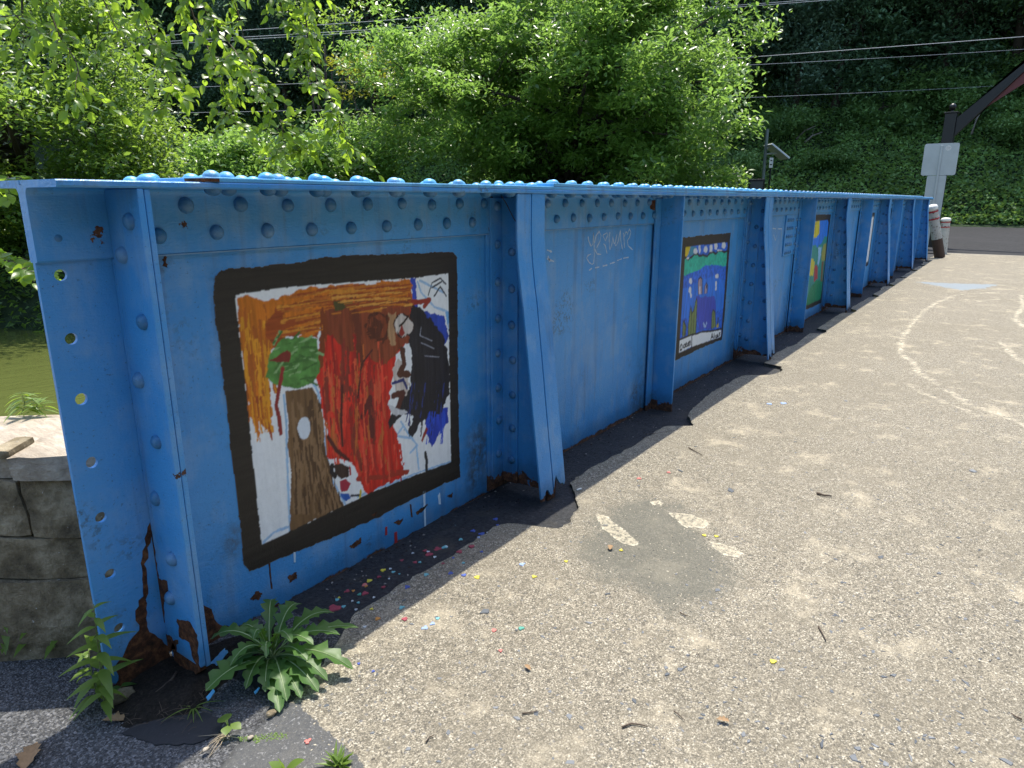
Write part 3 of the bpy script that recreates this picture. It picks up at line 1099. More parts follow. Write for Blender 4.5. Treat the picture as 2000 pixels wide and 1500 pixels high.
BLK = (0.026, 0.021, 0.0165)
WHT = (0.86, 0.87, 0.85)


def mural_one():
    f = lambda a, b: (400 + a * 550 / 1179, 450 + b * 700 / 1500)
    c = Canvas(1.15, 2.30, 0.09, 1.175, 0.0027)
    outer = [(35, 190), (70, 162), (300, 142), (560, 107), (1040, 86), (1056, 110), (1062, 700), (1069, 1035), (1000, 1062), (850, 1135), (700, 1215), (400, 1340), (182, 1432), (158, 1380), (140, 1200), (100, 850), (60, 500), (38, 330)]
    inner = [(125, 270), (300, 243), (500, 225), (870, 200), (1018, 180), (1022, 500), (1030, 970), (880, 1025), (700, 1095), (450, 1215), (238, 1315), (200, 950), (170, 650), (140, 400)]
    so = poly_sd(c.P, c.conv(outer, f)) + c.wob(0.006, 30)
    c.keep = so > 0
    c.fill(c.keep, BLK, 0.3, 'h')
    paint = poly_sd(c.P, c.conv(inner, f)) + c.wob(0.003, 60) > 0
    border = c.c.copy()
    c.fill(np.ones(len(c.P), bool), WHT, 0.06, 'v')
    PB = (0.36, 0.55, 0.75)
    for l in ([(330, 690), (340, 800), (345, 1000), (356, 1262)], [(455, 640), (475, 680), (500, 870), (525, 1030), (590, 1150)], [(245, 1305), (290, 1262), (350, 1240)], [(890, 215), (905, 260), (960, 320), (1015, 340)],
              [(900, 210), (960, 240), (1000, 260)], [(820, 800), (850, 850), (890, 900), (860, 930), (885, 900), (895, 1000)], [(870, 870), (800, 860), (830, 820)], [(780, 1060), (850, 1030), (930, 1000), (1030, 968)], [(640, 1115), (700, 1085), (780, 1060)]):
        c.stroke(l, f, PB, 0.0045, 0.002)
    OR, YO, RB, RD = (0.62, 0.175, 0.012), (0.78, 0.32, 0.02), (0.36, 0.070, 0.012), (0.64, 0.028, 0.015)
    c.poly([(133, 285), (180, 275), (250, 300), (420, 240), (700, 222), (866, 203), (870, 300), (700, 330), (500, 345), (400, 390), (300, 440), (270, 520), (258, 620), (275, 690), (262, 720), (276, 780), (258, 845), (225, 805), (232, 890), (190, 780), (172, 640), (150, 480)], f, OR, 0.010, 0.35)
    for i in range(24):
        a = 145 + i * 5.0
        b0 = 310 + c.rng.uniform(0, 250)
        c.stroke([(a + 5, b0), (a + 12, b0 + 130), (a + 40, b0 + 290)], f, YO if i % 2 else (0.48, 0.12, 0.015), 0.007, 0.006, 0.3, dry=0.45)
    c.poly([(245, 400), (300, 330), (420, 285), (640, 270), (860, 250), (866, 340), (700, 350), (560, 370), (480, 410), (470, 450), (340, 440), (285, 500)], f, RB, 0.012, 0.4, 'h')
    for i in range(26):
        z = 235 + i * 7
        c.stroke([(300 + c.rng.uniform(0, 120), z + 40), (520, z + 5), (840, z - 20)], f, (OR, RB, (0.50, 0.14, 0.02), (0.66, 0.26, 0.03))[i % 4], 0.009, 0.007, 0.3, dry=0.46)
    c.poly([(480, 470), (515, 370), (620, 300), (760, 310), (860, 330), (872, 450), (800, 520), (780, 640), (768, 720), (800, 850), (830, 1000), (848, 1012), (800, 1045), (740, 1070), (680, 1103), (648, 1040), (640, 1000), (600, 970), (510, 950), (515, 830), (490, 740), (470, 620)], f, RD, 0.012, 0.45)
    c.poly([(500, 330), (640, 300), (860, 290), (872, 460), (810, 500), (760, 560), (640, 520), (560, 470), (500, 420)], f, (0.26, 0.055, 0.02), 0.02, 0.45, scale=20)
    for i in range(60):
        a = 500 + c.rng.uniform(0, 270)
        b0 = 400 + c.rng.uniform(0, 420)
        c.stroke([(a, b0), (a - 18 + c.rng.uniform(0, 30), b0 + 120), (a - 20 + c.rng.uniform(0, 60), b0 + 230)], f, ((0.78, 0.06, 0.03), (0.40, 0.02, 0.015), (0.55, 0.13, 0.03), (0.26, 0.035, 0.02), (0.70, 0.10, 0.04))[i % 5], 0.0095, 0.007, 0.3, dry=0.46)
    c.stroke([(620, 290), (640, 400), (650, 560)], f, (0.16, 0.035, 0.016), 0.016, 0.006, dry=0.35)
    c.stroke([(495, 340), (500, 420), (480, 560)], f, (0.24, 0.05, 0.012), 0.014, 0.006, dry=0.3)
    c.stroke([(640, 700), (655, 560), (700, 500)], f, (0.10, 0.02, 0.016), 0.004)
    c.stroke([(575, 650), (570, 800), (576, 900)], f, (0.10, 0.02, 0.016), 0.006)
    c.stroke([(515, 865), (550, 920), (600, 960)], f, (0.10, 0.02, 0.016), 0.007)
    c.stroke([(660, 780), (690, 700), (700, 860)], f, (0.13, 0.02, 0.016), 0.011, 0.005, dry=0.35)
    for pt in ([(640, 1040), (760, 1030), (850, 1008)], [(780, 1010), (845, 1012)]):
        c.stroke(pt, f, (0.40, 0.04, 0.02), 0.009, 0.004)
    c.poly([(540, 300), (620, 290), (610, 320), (545, 335)], f, (0.09, 0.075, 0.02), 0.006)
    # dark hair and blue behind it
    c.poly([(862, 200), (882, 200), (890, 330), (960, 350), (1000, 360), (1022, 440), (1000, 480), (900, 400), (870, 360)], f, (0.03, 0.07, 0.42), 0.008, 0.4)
    c.poly([(920, 760), (1018, 740), (1018, 800), (985, 840), (950, 912), (925, 850)], f, (0.025, 0.06, 0.45), 0.01, 0.4)
    c.poly([(1005, 340), (1020, 340), (1020, 420)], f, (0.20, 0.45, 0.75), 0.004)
    c.poly([(866, 300), (900, 330), (955, 380), (1000, 440), (1022, 560), (1024, 680), (985, 770), (950, 760), (905, 800), (868, 858), (852, 850), (875, 770), (830, 770), (800, 790), (770, 840), (765, 800), (800, 740), (862, 650), (868, 520), (850, 440)], f, (0.022, 0.020, 0.024), 0.012, 0.5)
    for l in ([(905, 405), (900, 440), (950, 462)], [(905, 470), (960, 495)], [(920, 525), (980, 530)]):
        c.stroke(l, f, (0.35, 0.36, 0.42), 0.0018, 0.001)
    c.stroke([(868, 300), (900, 300), (940, 290), (918, 318)], f, (0.34, 0.04, 0.02), 0.010)
    for l in ([(935, 270), (950, 220), (985, 200), (1008, 225)], [(960, 275), (985, 235), (1010, 275)], [(950, 240), (990, 215)]):
        c.stroke(l, f, (0.03, 0.035, 0.045), 0.0035, 0.0015)
    for i in range(26):
        a = c.rng.uniform(850, 1000)
        c.stroke([(a + 10, 640), (a, 730), (a - 12 + c.rng.uniform(-12, 8), c.rng.uniform(770, 865))], f, (0.022, 0.020, 0.024) if i % 3 else (0.03, 0.05, 0.22), 0.0035, 0.003, dry=0.44)
    for i in range(10):
        a = c.rng.uniform(935, 1010)
        c.stroke([(a, 760), (a - 5, 820), (a - 14, c.rng.uniform(840, 905))], f, (0.03, 0.09, 0.60), 0.0035, 0.003, dry=0.42)
    for i in range(14):
        a = 190 + i * 5.5
        c.stroke([(a, 700), (a + 8, 780), (a + 18 + c.rng.uniform(-5, 14), c.rng.uniform(790, 880))], f, (OR, YO, (0.40, 0.07, 0.015))[i % 3], 0.0045, 0.003, dry=0.42)
    for i in range(16):
        a = 660 + i * 11
        c.stroke([(a - 10, 900), (a, 980), (a + 6 + c.rng.uniform(-8, 8), c.rng.uniform(1000, 1085) - i * 2)], f, (RD, (0.80, 0.10, 0.05), (0.44, 0.03, 0.02))[i % 3], 0.0055, 0.004, dry=0.42)
    for i in range(16):
        z = 225 + i * 7
        c.stroke([(560 + c.rng.uniform(-40, 60), z + 20), (760, z + 2), (868 + c.rng.uniform(-10, 2), z - 8 + c.rng.uniform(-8, 14))], f, ((0.60, 0.19, 0.02), (0.34, 0.06, 0.012), (0.74, 0.34, 0.06))[i % 3], 0.0038, 0.003, dry=0.5)
    # eyes, cheek
    for l, w in (([(672, 400), (690, 355), (730, 345), (765, 370)], 0.006), ([(680, 430), (710, 460), (760, 450)], 0.007), ([(700, 380), (735, 395), (720, 440)], 0.016), ([(760, 360), (768, 420), (745, 470)], 0.005), ([(690, 410), (715, 440)], 0.014)):
        c.stroke(l, f, (0.11, 0.026, 0.012), w, 0.006, 0.4, dry=0.36)
    c.poly([(770, 350), (800, 340), (800, 480), (770, 480)], f, (0.45, 0.25, 0.12), 0.012, 0.6)
    E = [(832 + (36 + 6 * math.sin(2 * t + 1)) * math.cos(t), 398 + (48 + 6 * math.cos(3 * t)) * math.sin(t)) for t in np.linspace(0, 6.28, 24)]
    c.poly(E, f, (0.62, 0.55, 0.48), 0.006, 0.3)
    c.stroke(E, f, (0.045, 0.016, 0.012), 0.0040, 0.003, dry=0.34)
    c.poly([(812, 430), (825, 395), (838, 430), (825, 445)], f, (0.30, 0.03, 0.02), 0.004)
    c.stroke([(815, 400), (832, 385), (850, 360)], f, (0.03, 0.016, 0.012), 0.005)
    c.poly([(785, 570), (812, 525), (830, 580), (858, 640), (842, 690), (805, 700), (790, 640)], f, (0.60, 0.52, 0.45), 0.012, 0.4)
    c.stroke([(825, 500), (835, 560), (815, 600), (850, 600)], f, (0.10, 0.035, 0.02), 0.014, 0.006)
    c.stroke([(785, 640), (830, 625), (845, 660)], f, (0.03, 0.04, 0.16), 0.006)
    c.stroke([(790, 690), (830, 680), (800, 760)], f, (0.10, 0.03, 0.02), 0.013, 0.006)
    c.poly([(760, 720), (790, 735), (850, 760), (800, 780), (775, 760)], f, (0.62, 0.62, 0.62), 0.010, 0.2)
    c.poly([(925, 820), (936, 830), (910, 890), (905, 880)], f, (0.32, 0.035, 0.02), 0.004)
    c.stroke([(922, 930), (928, 960), (928, 1010)], f, (0.03, 0.03, 0.03), 0.0075, 0.003)
    # tree
    c.poly([(330, 448), (400, 448), (470, 452), (482, 590), (455, 640), (385, 670), (300, 645), (255, 612), (268, 520)], f, (0.10, 0.27, 0.055), 0.008, 0.5, 'x')
    for i in range(26):
        a, b = c.rng.uniform(275, 440), c.rng.uniform(470, 630)
        t = c.rng.uniform(-0.6, 1.2)
        c.stroke([(a, b), (a + 60 * math.cos(t), b - 60 * math.sin(t))], f, ((0.26, 0.44, 0.17), (0.06, 0.17, 0.035))[i % 2], 0.004, 0.002, dry=0.42)
    c.poly([(270, 545), (345, 500), (362, 515), (352, 550), (310, 552)], f, (0.22, 0.03, 0.02), 0.004)
    c.stroke([(325, 580), (312, 650), (298, 730), (312, 800), (318, 850)], f, (0.30, 0.03, 0.025), 0.0075, 0.003)
    c.poly([(335, 672), (450, 655), (470, 690), (495, 860), (522, 1030), (582, 1152), (480, 1200), (355, 1262), (360, 1000), (345, 900), (350, 800)], f, (0.185, 0.098, 0.040), 0.004, 0.45)
    for i in range(22):
        a = 365 + i * 6
        c.stroke([(a, 700 + c.rng.uniform(0, 200)), (a + 12, 950), (a + 10 + i * 4, 1180)], f, ((0.28, 0.16, 0.075), (0.10, 0.05, 0.022))[i % 2], 0.0075, 0.005, dry=0.46)
    c.poly([(415 + 27 * math.cos(t), 828 + 46 * math.sin(t)) for t in np.linspace(0, 6.28, 20)[:-1]], f, (0.70, 0.75, 0.79), 0.003, 0.05)
    # little figure
    c.poly([(535, 985), (570, 975), (605, 990), (600, 1030), (570, 1042), (545, 1020)], f, (0.05, 0.028, 0.02), 0.005, 0.4)
    c.stroke([(532, 985), (530, 1010), (545, 1030)], f, (0.02, 0.016, 0.016), 0.009)
    c.poly([(565, 1050), (590, 1040), (610, 1060), (595, 1090), (570, 1095)], f, (0.42, 0.03, 0.06), 0.004)
    c.poly([(568, 1100), (605, 1100), (612, 1122), (590, 1132), (570, 1118)], f, (0.03, 0.12, 0.45), 0.004)
    c.stroke([(612, 1110), (645, 1108)], f, (0.03, 0.03, 0.05), 0.004)
    c.stroke([(652, 1090), (648, 1130)], f, (0.66, 0.50, 0.02), 0.005)
    c.c[~paint] = border[~paint]
    c.mesh('mural', M['mural'], girder)['label'] = 'mural of a tree and red-haired face in a black painted border'


def stroke_text(c, f, glyphs, w, col):
    for g_ in glyphs: c.stroke(g_, f, col, w, 0.0008, 0.05)


def mural_two():
    f = lambda a, b: (1240 + a * 0.2, 420 + b * 0.2)
    c = Canvas(4.70, 5.93, 0.10, 1.16, 0.0050)
    outer = [(380, 228), (488, 215), (700, 190), (935, 172), (905, 600), (878, 950), (850, 1218), (650, 1300), (420, 1412), (280, 1480)]
    inner = [(440, 320), (495, 312), (905, 265), (870, 800), (838, 1190), (560, 1285), (432, 1345), (330, 1390)]
    c.keep = poly_sd(c.P, c.conv(outer, f)) + c.wob(0.006, 25) > 0
    c.fill(c.keep, BLK, 0.3, 'h')
    border = c.c.copy()
    paint = poly_sd(c.P, c.conv(inner, f)) > 0
    paint &= c.P[:, 0] > 4.865
    c.fill(np.ones(len(c.P), bool), (0.02, 0.14, 0.66), 0.5, 'x')
    c.poly([(380, 780), (600, 640), (720, 600), (880, 640), (860, 900), (700, 1000), (400, 1000)], f, (0.018, 0.19, 0.75), 0.03, 0.5, scale=8)
    c.poly([(600, 800), (780, 790), (790, 950), (740, 1110), (620, 1120), (590, 900)], f, (0.045, 0.075, 0.50), 0.03, 0.4, scale=10)
    c.poly([(430, 320), (545, 305), (518, 390), (490, 412), (430, 420)], f, (0.70, 0.52, 0.02), 0.006)
    c.poly([(548, 308), (600, 310), (570, 385), (515, 415)], f, (0.05, 0.28, 0.38), 0.008)
    green = [(400, 440), (492, 422), (522, 430), (560, 404), (600, 380), (650, 402), (705, 398), (740, 366), (790, 376), (840, 350), (905, 358), (893, 500), (780, 486), (690, 492), (620, 540), (485, 590), (390, 620)]
    c.poly(green, f, (0.022, 0.48, 0.33), 0.010, 0.35, 'x')
    zig = [(400, 445), (480, 418), (500, 415), (520, 434), (535, 420), (560, 404), (580, 384), (610, 380), (625, 396), (650, 398), (662, 390), (705, 404), (735, 368), (760, 362), (790, 378), (810, 352), (840, 346), (870, 362), (900, 352)]
    c.stroke(zig, f, (0.02, 0.02, 0.025), 0.009, 0.003)
    for cx, cy, rx, ry in ((590, 352, 20, 32), (630, 336, 11, 44), (690, 336, 20, 34), (742, 320, 15, 38), (790, 300, 16, 36), (868, 296, 20, 34), (740, 350, 14, 14), (830, 345, 26, 6), (542, 648, 15, 32), (538, 735, 14, 34), (546, 782, 10, 26), (798, 596, 17, 26), (790, 670, 9, 26), (790, 715, 8, 22), (515, 420, 16, 8), (682, 1085, 12, 20), (668, 1060, 5, 12), (698, 1060, 5, 14)):
        c.poly([(cx + rx * math.cos(t), cy + ry * math.sin(t)) for t in np.linspace(0, 6.28, 12)[:-1]], f, (0.70, 0.72, 0.72) if cy < 1000 else (0.35, 0.5, 0.75), 0.010, 0.15)
    cas = [(618, 775), (616, 660), (622, 625), (640, 608), (655, 625), (654, 770)]
    c.poly(cas, f, (0.40, 0.30, 0.36), 0.003, 0.4)
    c.stroke(cas, f, (0.02, 0.02, 0.03), 0.006, 0.001)
    c.poly([(626, 770), (628, 700), (640, 690), (640, 770)], f, (0.62, 0.58, 0.60), 0.003)
    cas2 = [(678, 765), (684, 690), (698, 660), (710, 690), (702, 760)]
    c.poly(cas2, f, (0.38, 0.30, 0.40), 0.003, 0.4)
    c.stroke(cas2, f, (0.02, 0.03, 0.08), 0.005, 0.001)
    c.stroke([(700, 690), (698, 705)], f, (0.02, 0.02, 0.02), 0.012)
    G, GD = (0.20, 0.27, 0.085), (0.03, 0.035, 0.02)
    for sh in ([(518, 1180), (520, 1080), (535, 960), (545, 888), (556, 960), (575, 930), (590, 850), (602, 814), (606, 850), (600, 1000), (592, 1155)], [(462, 1190), (468, 1060), (478, 1030), (497, 1090), (490, 1180)], [(745, 1112), (752, 960), (762, 925), (782, 950), (788, 1090)]):
        c.poly(sh, f, G, 0.004, 0.4)
        c.stroke(sh, f, GD, 0.006, 0.002)
    for l in ([(545, 1150), (552, 960)], [(570, 1140), (578, 940)], [(768, 1100), (770, 950)], [(480, 1180), (482, 1050)]):
        c.stroke(l, f, GD, 0.005, 0.002)
    c.poly([(795, 1102), (800, 1060), (818, 1055), (814, 1098)], f, (0.65, 0.50, 0.03), 0.003)
    c.stroke([(808, 1060), (812, 1010)], f, GD, 0.012)
    c.poly([(380, 1250), (432, 1222), (550, 1175), (640, 1150), (740, 1138), (842, 1114), (836, 1190), (560, 1285), (430, 1345), (340, 1380)], f, WHT, 0.004, 0.05)
    c.stroke([(380, 1245), (430, 1218), (550, 1168), (600, 1160), (660, 1138), (740, 1134), (842, 1112)], f, (0.02, 0.02, 0.025), 0.008, 0.003)
    c.stroke([(556, 1172), (553, 1285)], f, (0.02, 0.02, 0.025), 0.007)
    K = (0.02, 0.02, 0.025)
    stroke_text(c, f, [[(450, 1262), (440, 1290), (442, 1320), (456, 1312), (462, 1280), (452, 1262)], [(486, 1262), (474, 1272), (472, 1292), (486, 1292)], [(490, 1275), (504, 1262), (502, 1248), (492, 1262), (494, 1286), (508, 1280)],
                       [(524, 1245), (512, 1256), (512, 1276), (524, 1268), (524, 1242), (526, 1274)], [(531, 1272), (531, 1235)], [(531, 1245), (540, 1228), (543, 1264)]], 0.0065, K)
    stroke_text(c, f, [[(740, 1215), (752, 1158), (764, 1205)], [(744, 1195), (760, 1188)], [(772, 1205), (772, 1160)], [(781, 1200), (781, 1178)], [(798, 1172), (789, 1180), (790, 1194), (800, 1192)], [(804, 1184), (812, 1176), (808, 1166), (803, 1178), (806, 1190), (814, 1186)],
                       [(832, 1148), (821, 1154), (830, 1168), (822, 1182)]], 0.0065, K)
    c.c[~paint] = border[~paint]
    c.mesh('mural', M['mural'], girder)['label'] = 'ocean mural with turquoise band, seaweed and the words Ocean and Alice S'


def mural_three():
    f = lambda a, b: (1540 + a * 100 / 682, 400 + b * 220 / 1500)
    c = Canvas(8.55, 9.86, 0.0, 1.23, 0.007)
    outer = [(200, 135), (385, 125), (566, 122), (545, 280), (490, 800), (436, 1310), (260, 1390), (100, 1440)]
    inner = [(260, 225), (375, 213), (520, 198), (532, 240), (480, 780), (428, 1255), (265, 1330), (150, 1370)]
    c.keep = poly_sd(c.P, c.conv(outer, f)) + c.wob(0.006, 25) > 0
    c.fill(c.keep, BLK, 0.3, 'h')
    border = c.c.copy()
    paint = (poly_sd(c.P, c.conv(inner, f)) > 0) & (c.P[:, 0] > 8.66)
    c.fill(np.ones(len(c.P), bool), (0.015, 0.20, 0.80), 0.6, 'v')
    c.poly([(200, 600), (340, 530), (400, 560), (440, 520), (480, 420), (520, 400), (480, 800), (430, 1300), (200, 1380)], f, (0.03, 0.28, 0.24), 0.03, 0.5, scale=10)
    c.poly([(395, 560), (440, 560), (425, 700), (400, 800), (380, 800), (395, 700)], f, (0.30, 0.55, 0.80), 0.02, 0.3)
    c.poly([(260, 230), (415, 215), (410, 380), (370, 435), (260, 450)], f, (0.68, 0.58, 0.03), 0.015, 0.4)
    c.poly([(470, 520), (500, 510), (492, 740), (440, 755), (440, 640)], f, (0.36, 0.36, 0.08), 0.02, 0.5)
    c.poly([(440, 760), (470, 755), (448, 1020), (425, 1020)], f, (0.22, 0.13, 0.05), 0.008, 0.3)
    c.poly([(220, 760), (325, 715), (347, 770), (330, 940), (220, 960)], f, (0.62, 0.55, 0.05), 0.02, 0.4)
    c.poly([(345, 830), (365, 790), (388, 830), (385, 980), (335, 1030)], f, (0.42, 0.05, 0.06), 0.012, 0.3)
    c.poly([(200, 1390), (290, 1110), (370, 1000), (445, 1020), (430, 1270), (270, 1340)], f, (0.012, 0.24, 0.10), 0.02, 0.5)
    c.c[~paint] = border[~paint]
    c.mesh('mural', M['mural'], girder)['label'] = 'landscape mural in blue, yellow and green in a black border'
    c = Canvas(12.55, 13.35, 0.27, 1.17, 0.02)
    c.fill(np.ones(len(c.P), bool), BLK, 0.2, 'h')
    m = (c.P[:, 0] > 12.61) & (c.P[:, 0] < 13.25) & (c.P[:, 1] > 0.345) & (c.P[:, 1] < 1.085)
    c.fill(m, WHT, 0.1, 'v')
    c.mesh('mural', M['mural'], girder)['label'] = 'white mural panel edged in black, seen edge-on'


mural_one()
mural_two()
mural_three()

# graffiti scratched into the paint
G6 = lambda a, b: (1100 + a / 10, 420 + b / 10)
GRAF = [[(485, 420), (495, 500), (540, 610), (575, 570), (588, 340)], [(588, 340), (600, 560), (605, 800), (590, 940), (560, 965), (500, 920), (455, 840), (480, 790), (540, 760)],
        [(610, 540), (640, 400), (700, 320), (738, 400), (715, 510), (650, 640)], [(610, 660), (660, 760), (740, 770)], [(780, 390), (850, 345), (870, 390), (820, 500), (770, 400)], [(785, 560), (820, 600), (855, 755)],
        [(910, 335), (895, 420), (900, 640), (912, 680), (950, 560), (970, 420), (985, 540), (1010, 560), (1045, 380)], [(1030, 600), (1070, 520), (1115, 290), (1120, 480), (1155, 670)], [(1010, 580), (1030, 600)],
        [(1170, 350), (1185, 480), (1195, 640)], [(1190, 420), (1220, 330), (1250, 340)], [(1250, 380), (1290, 275), (1320, 330), (1290, 440), (1250, 500), (1265, 600), (1355, 680)],
        [(500, 1080), (560, 1040)], [(620, 1030), (700, 1015)], [(770, 1000), (860, 975)], [(910, 950), (1010, 920)], [(1050, 890), (1140, 855)], [(1170, 845), (1275, 825)]]


def ribbon(mb, pts, w, Y):
    pts = [np.array(p) for p in pts]
    fine = []
    for a, b in zip(pts[:-1], pts[1:]):
        k = max(1, int(np.linalg.norm(b - a) / 0.012))
        fine += [a + (b - a) * (j / k) for j in range(k)]
    fine.append(pts[-1])
    L, Rr = [], []
    for i, p in enumerate(fine):
        t = fine[min(i + 1, len(fine) - 1)] - fine[max(0, i - 1)]
        t /= np.linalg.norm(t) + 1e-9
        n_ = np.array([-t[1], t[0]]) * w * rng.uniform(0.45, 1.25)
        L.append(p + n_)
        Rr.append(p - n_)
    vs = [(p[0], Y, p[1]) for p in L] + [(p[0], Y, p[1]) for p in Rr]
    n = len(L)
    mb.add(vs, [(i, i + 1, n + i + 1, n + i) for i in range(n - 1)])


mb = MB()
for s in GRAF: ribbon(mb, [on_y(*G6(a, b), YW)[[0, 2]] for a, b in s], 0.0042, YW - 0.0009)
for s in ([(1068, 488), (1078, 492)], [(1068, 505), (1082, 511)], [(1070, 500), (1074, 512)]): ribbon(mb, [on_y(a, b, YW)[[0, 2]] for a, b in s], 0.005, YW - 0.0009)
o = mb.build('graffiti', M['chalk'], girder)
o['label'] = 'pale handwritten scrawl scratched into the blue paint'
mb = MB()
for s in ([(1509, 446), (1515, 447)], [(1519, 447), (1527, 447)], [(1511, 458), (1514, 470), (1517, 459)], [(1526, 449), (1525, 500)]): ribbon(mb, [on_y(a, b, YW)[[0, 2]] for a, b in s], 0.006, YW - 0.0009)
mb.build('graffiti', M['chalk'], girder)

# thin wire hanging under the flange at the first brace, and a clod of dirt
mb = MB()
mb.tube([on_x(u, v, 2.54) for u, v in ((980, 384), (988, 396), (995, 410), (1003, 426), (1012, 440))], 0.0022, 5)
tag(mb.build('dangling_twig', M['twig']), 'thin dry twig hanging under the flange beside the first bracket', 'twig')

# ------------------------------------------------------------------ stone parapet wall (stones are parts)
g = Mat('wall_stone')
n1 = g.noise(9, 7, 0.7)
c = g.ramp(n1, [(0.3, (0.055, 0.044, 0.028)), (0.50, (0.200, 0.160, 0.100)), (0.70, (0.42, 0.355, 0.245))])
c = g.mix(g.math('MULTIPLY', g.step(g.noise(2.5, 4), 0.5, 0.7), 0.6), c, (0.060, 0.062, 0.030))
c = g.mix(g.step(g.noise(70, 3), 0.70, 0.76), c, (0.5, 0.48, 0.44))
M['stone'] = g.done(g.bsdf(c, 0.9, g.bump(g.math('ADD', n1, g.math('MULTIPLY', g.noise(55, 5, 0.7), 0.5)), 0.9, 0.02), 0.25))
g = Mat('cap_stone')
n1 = g.noise(1.0, 7, 0.7, g.scaled((30, 9, 30)))
c = g.ramp(n1, [(0.3, (0.26, 0.215, 0.165)), (0.55, (0.42, 0.36, 0.285)), (0.75, (0.58, 0.53, 0.44))])
M['cap'] = g.done(g.bsdf(c, 0.9, g.bump(n1, 0.9, 0.02), 0.25))
w0 = np.array([0.5965, 2.3325])
wd = np.array([0.1625, -0.1969])
wd /= np.linalg.norm(wd)
wn_ = np.array([-wd[1], wd[0]])      # away from the camera
if wn_ @ w0 < 0: wn_ = -wn_
wall = empty('stone_wall', (float(w0[0]), float(w0[1]), 0), 'low grey stone parapet wall with a pale cap at the girder end', 'wall')


def stone(name, s0, s1, d0, d1, z0, z1, mat, seed, amp=0.012, res=0.035):
    """block in wall coordinates: s along, d depth, z up; rough faces"""
    r = np.random.default_rng(seed)
    ns, nd_, nz = [max(2, min(14, int((b - a) / res))) for a, b in ((s0, s1), (d0, d1), (z0, z1))]
    idx, vs = {}, []

    def vert(i, j, k):
        key = (i, j, k)
        if key not in idx:
            s = s0 + (s1 - s0) * i / ns
            d = d0 + (d1 - d0) * j / nd_
            z = z0 + (z1 - z0) * k / nz
            q = np.array([[s * 7 + seed, z * 7 + d * 5]])
            a = (fbm(q, 1.0, seed)[0] - 0.5) * 2 * amp
            b = (fbm(q, 3.0, seed + 5)[0] - 0.5) * amp
            edge_in = amp * 0.30 * ((i in (0, ns)) + (j in (0, nd_)) + (k in (0, nz)) - 1)
            sg = lambda t, n: -1 if t == 0 else 1 if t == n else 0
            s -= sg(i, ns) * (edge_in * 0.6)
            d += (a + b if j == 0 else 0) - sg(j, nd_) * edge_in
            z += (a * 0.5 + b if k == nz else 0) - sg(k, nz) * edge_in * 0.6
            zz = z
            z += 0.022 * (vnoise(np.array([[s * 6.0, 2.0]]), 1.0, 31)[0] - 0.5) * (1 if 0.1 < z < 0.56 else 0.3)
            s += 0.05 * (vnoise(np.array([[zz * 9.0, s * 2.0]]), 1.0, 37)[0] - 0.5)
            p = w0 + wd * s + wn_ * d
            idx[key] = len(vs)
            vs.append((p[0], p[1], z))
        return idx[key]
    fs = []
    for i in range(ns):
        for k in range(nz):
            fs += [(vert(i, 0, k), vert(i + 1, 0, k), vert(i + 1, 0, k + 1), vert(i, 0, k + 1)), (vert(i + 1, nd_, k), vert(i, nd_, k), vert(i, nd_, k + 1), vert(i + 1, nd_, k + 1))]
    for j in range(nd_):
        for k in range(nz):
            fs += [(vert(0, j + 1, k), vert(0, j, k), vert(0, j, k + 1), vert(0, j + 1, k + 1)), (vert(ns, j, k), vert(ns, j + 1, k), vert(ns, j + 1, k + 1), vert(ns, j, k + 1))]
    for i in range(ns):
        for j in range(nd_):
            fs += [(vert(i, j, nz), vert(i + 1, j, nz), vert(i + 1, j + 1, nz), vert(i, j + 1, nz)), (vert(i, j + 1, 0), vert(i + 1, j + 1, 0), vert(i + 1, j, 0), vert(i, j, 0))]
    mb = MB()
    mb.add(vs, fs)
    return mb.build(name, mat, wall, sm=False)


def wall_s(u, v):
    d = ray(u, v)
    n_ = np.array([wn_[0], wn_[1]])
    t = (n_ @ w0) / (n_ @ d[:2])
    p = EYEP + d * t
    return (p[:2] - w0) @ wd, p[2]


sA, _ = wall_s(38, 960)
stone('cap_stone', wall_s(22, 890)[0], 0.485, -0.014, 0.46, 0.575, 0.652, M['cap'], 3, 0.008)
stone('cap_stone', -1.5, wall_s(20, 890)[0] - 0.006, 0.02, 0.46, 0.57, 0.635, M['cap'], 4, 0.012)
stone('stone', sA + 0.003, 0.49, 0.0, 0.44, 0.392, 0.574, M['stone'], 5)
stone('stone', sA - 0.42, sA - 0.001, 0.004, 0.44, 0.395, 0.572, M['stone'], 6)
stone('stone', -1.5, sA - 0.424, 0.0, 0.44, 0.39, 0.571, M['stone'], 7)
stone('stone', -0.10, 0.49, 0.004, 0.44, 0.252, 0.391, M['stone'], 8, 0.014)
stone('stone', -1.0, -0.108, 0.0, 0.44, 0.245, 0.385, M['stone'], 9, 0.02)
stone('stone', -0.55, 0.49, -0.004, 0.44, -0.05, 0.250, M['stone'], 10, 0.014)
stone('stone', -1.7, -0.56, 0.0, 0.44, -0.05, 0.24, M['stone'], 11, 0.02)
# mortar core and footing reaching down to the water
mb = MB()
A = [w0 + wd * -1.65 + wn_ * 0.032, w0 + wd * 0.48 + wn_ * 0.032, w0 + wd * 0.48 + wn_ * 0.42, w0 + wd * -1.65 + wn_ * 0.42]
mb.prism([(p[0], p[1], -4.5) for p in A], [(p[0], p[1], 0.60) for p in A])
mb.build('mortar_core', mat_plain('dark_mortar', (0.04, 0.036, 0.03), 0.95, 0.4, 20, 0.6, 60), wall)
# loose broken flake lying at the cap joint
o = stone('broken_flake', wall_s(-10, 890)[0], wall_s(24, 870)[0], -0.005, 0.12, 0.64, 0.668, M['stone'], 21, 0.006, 0.02)

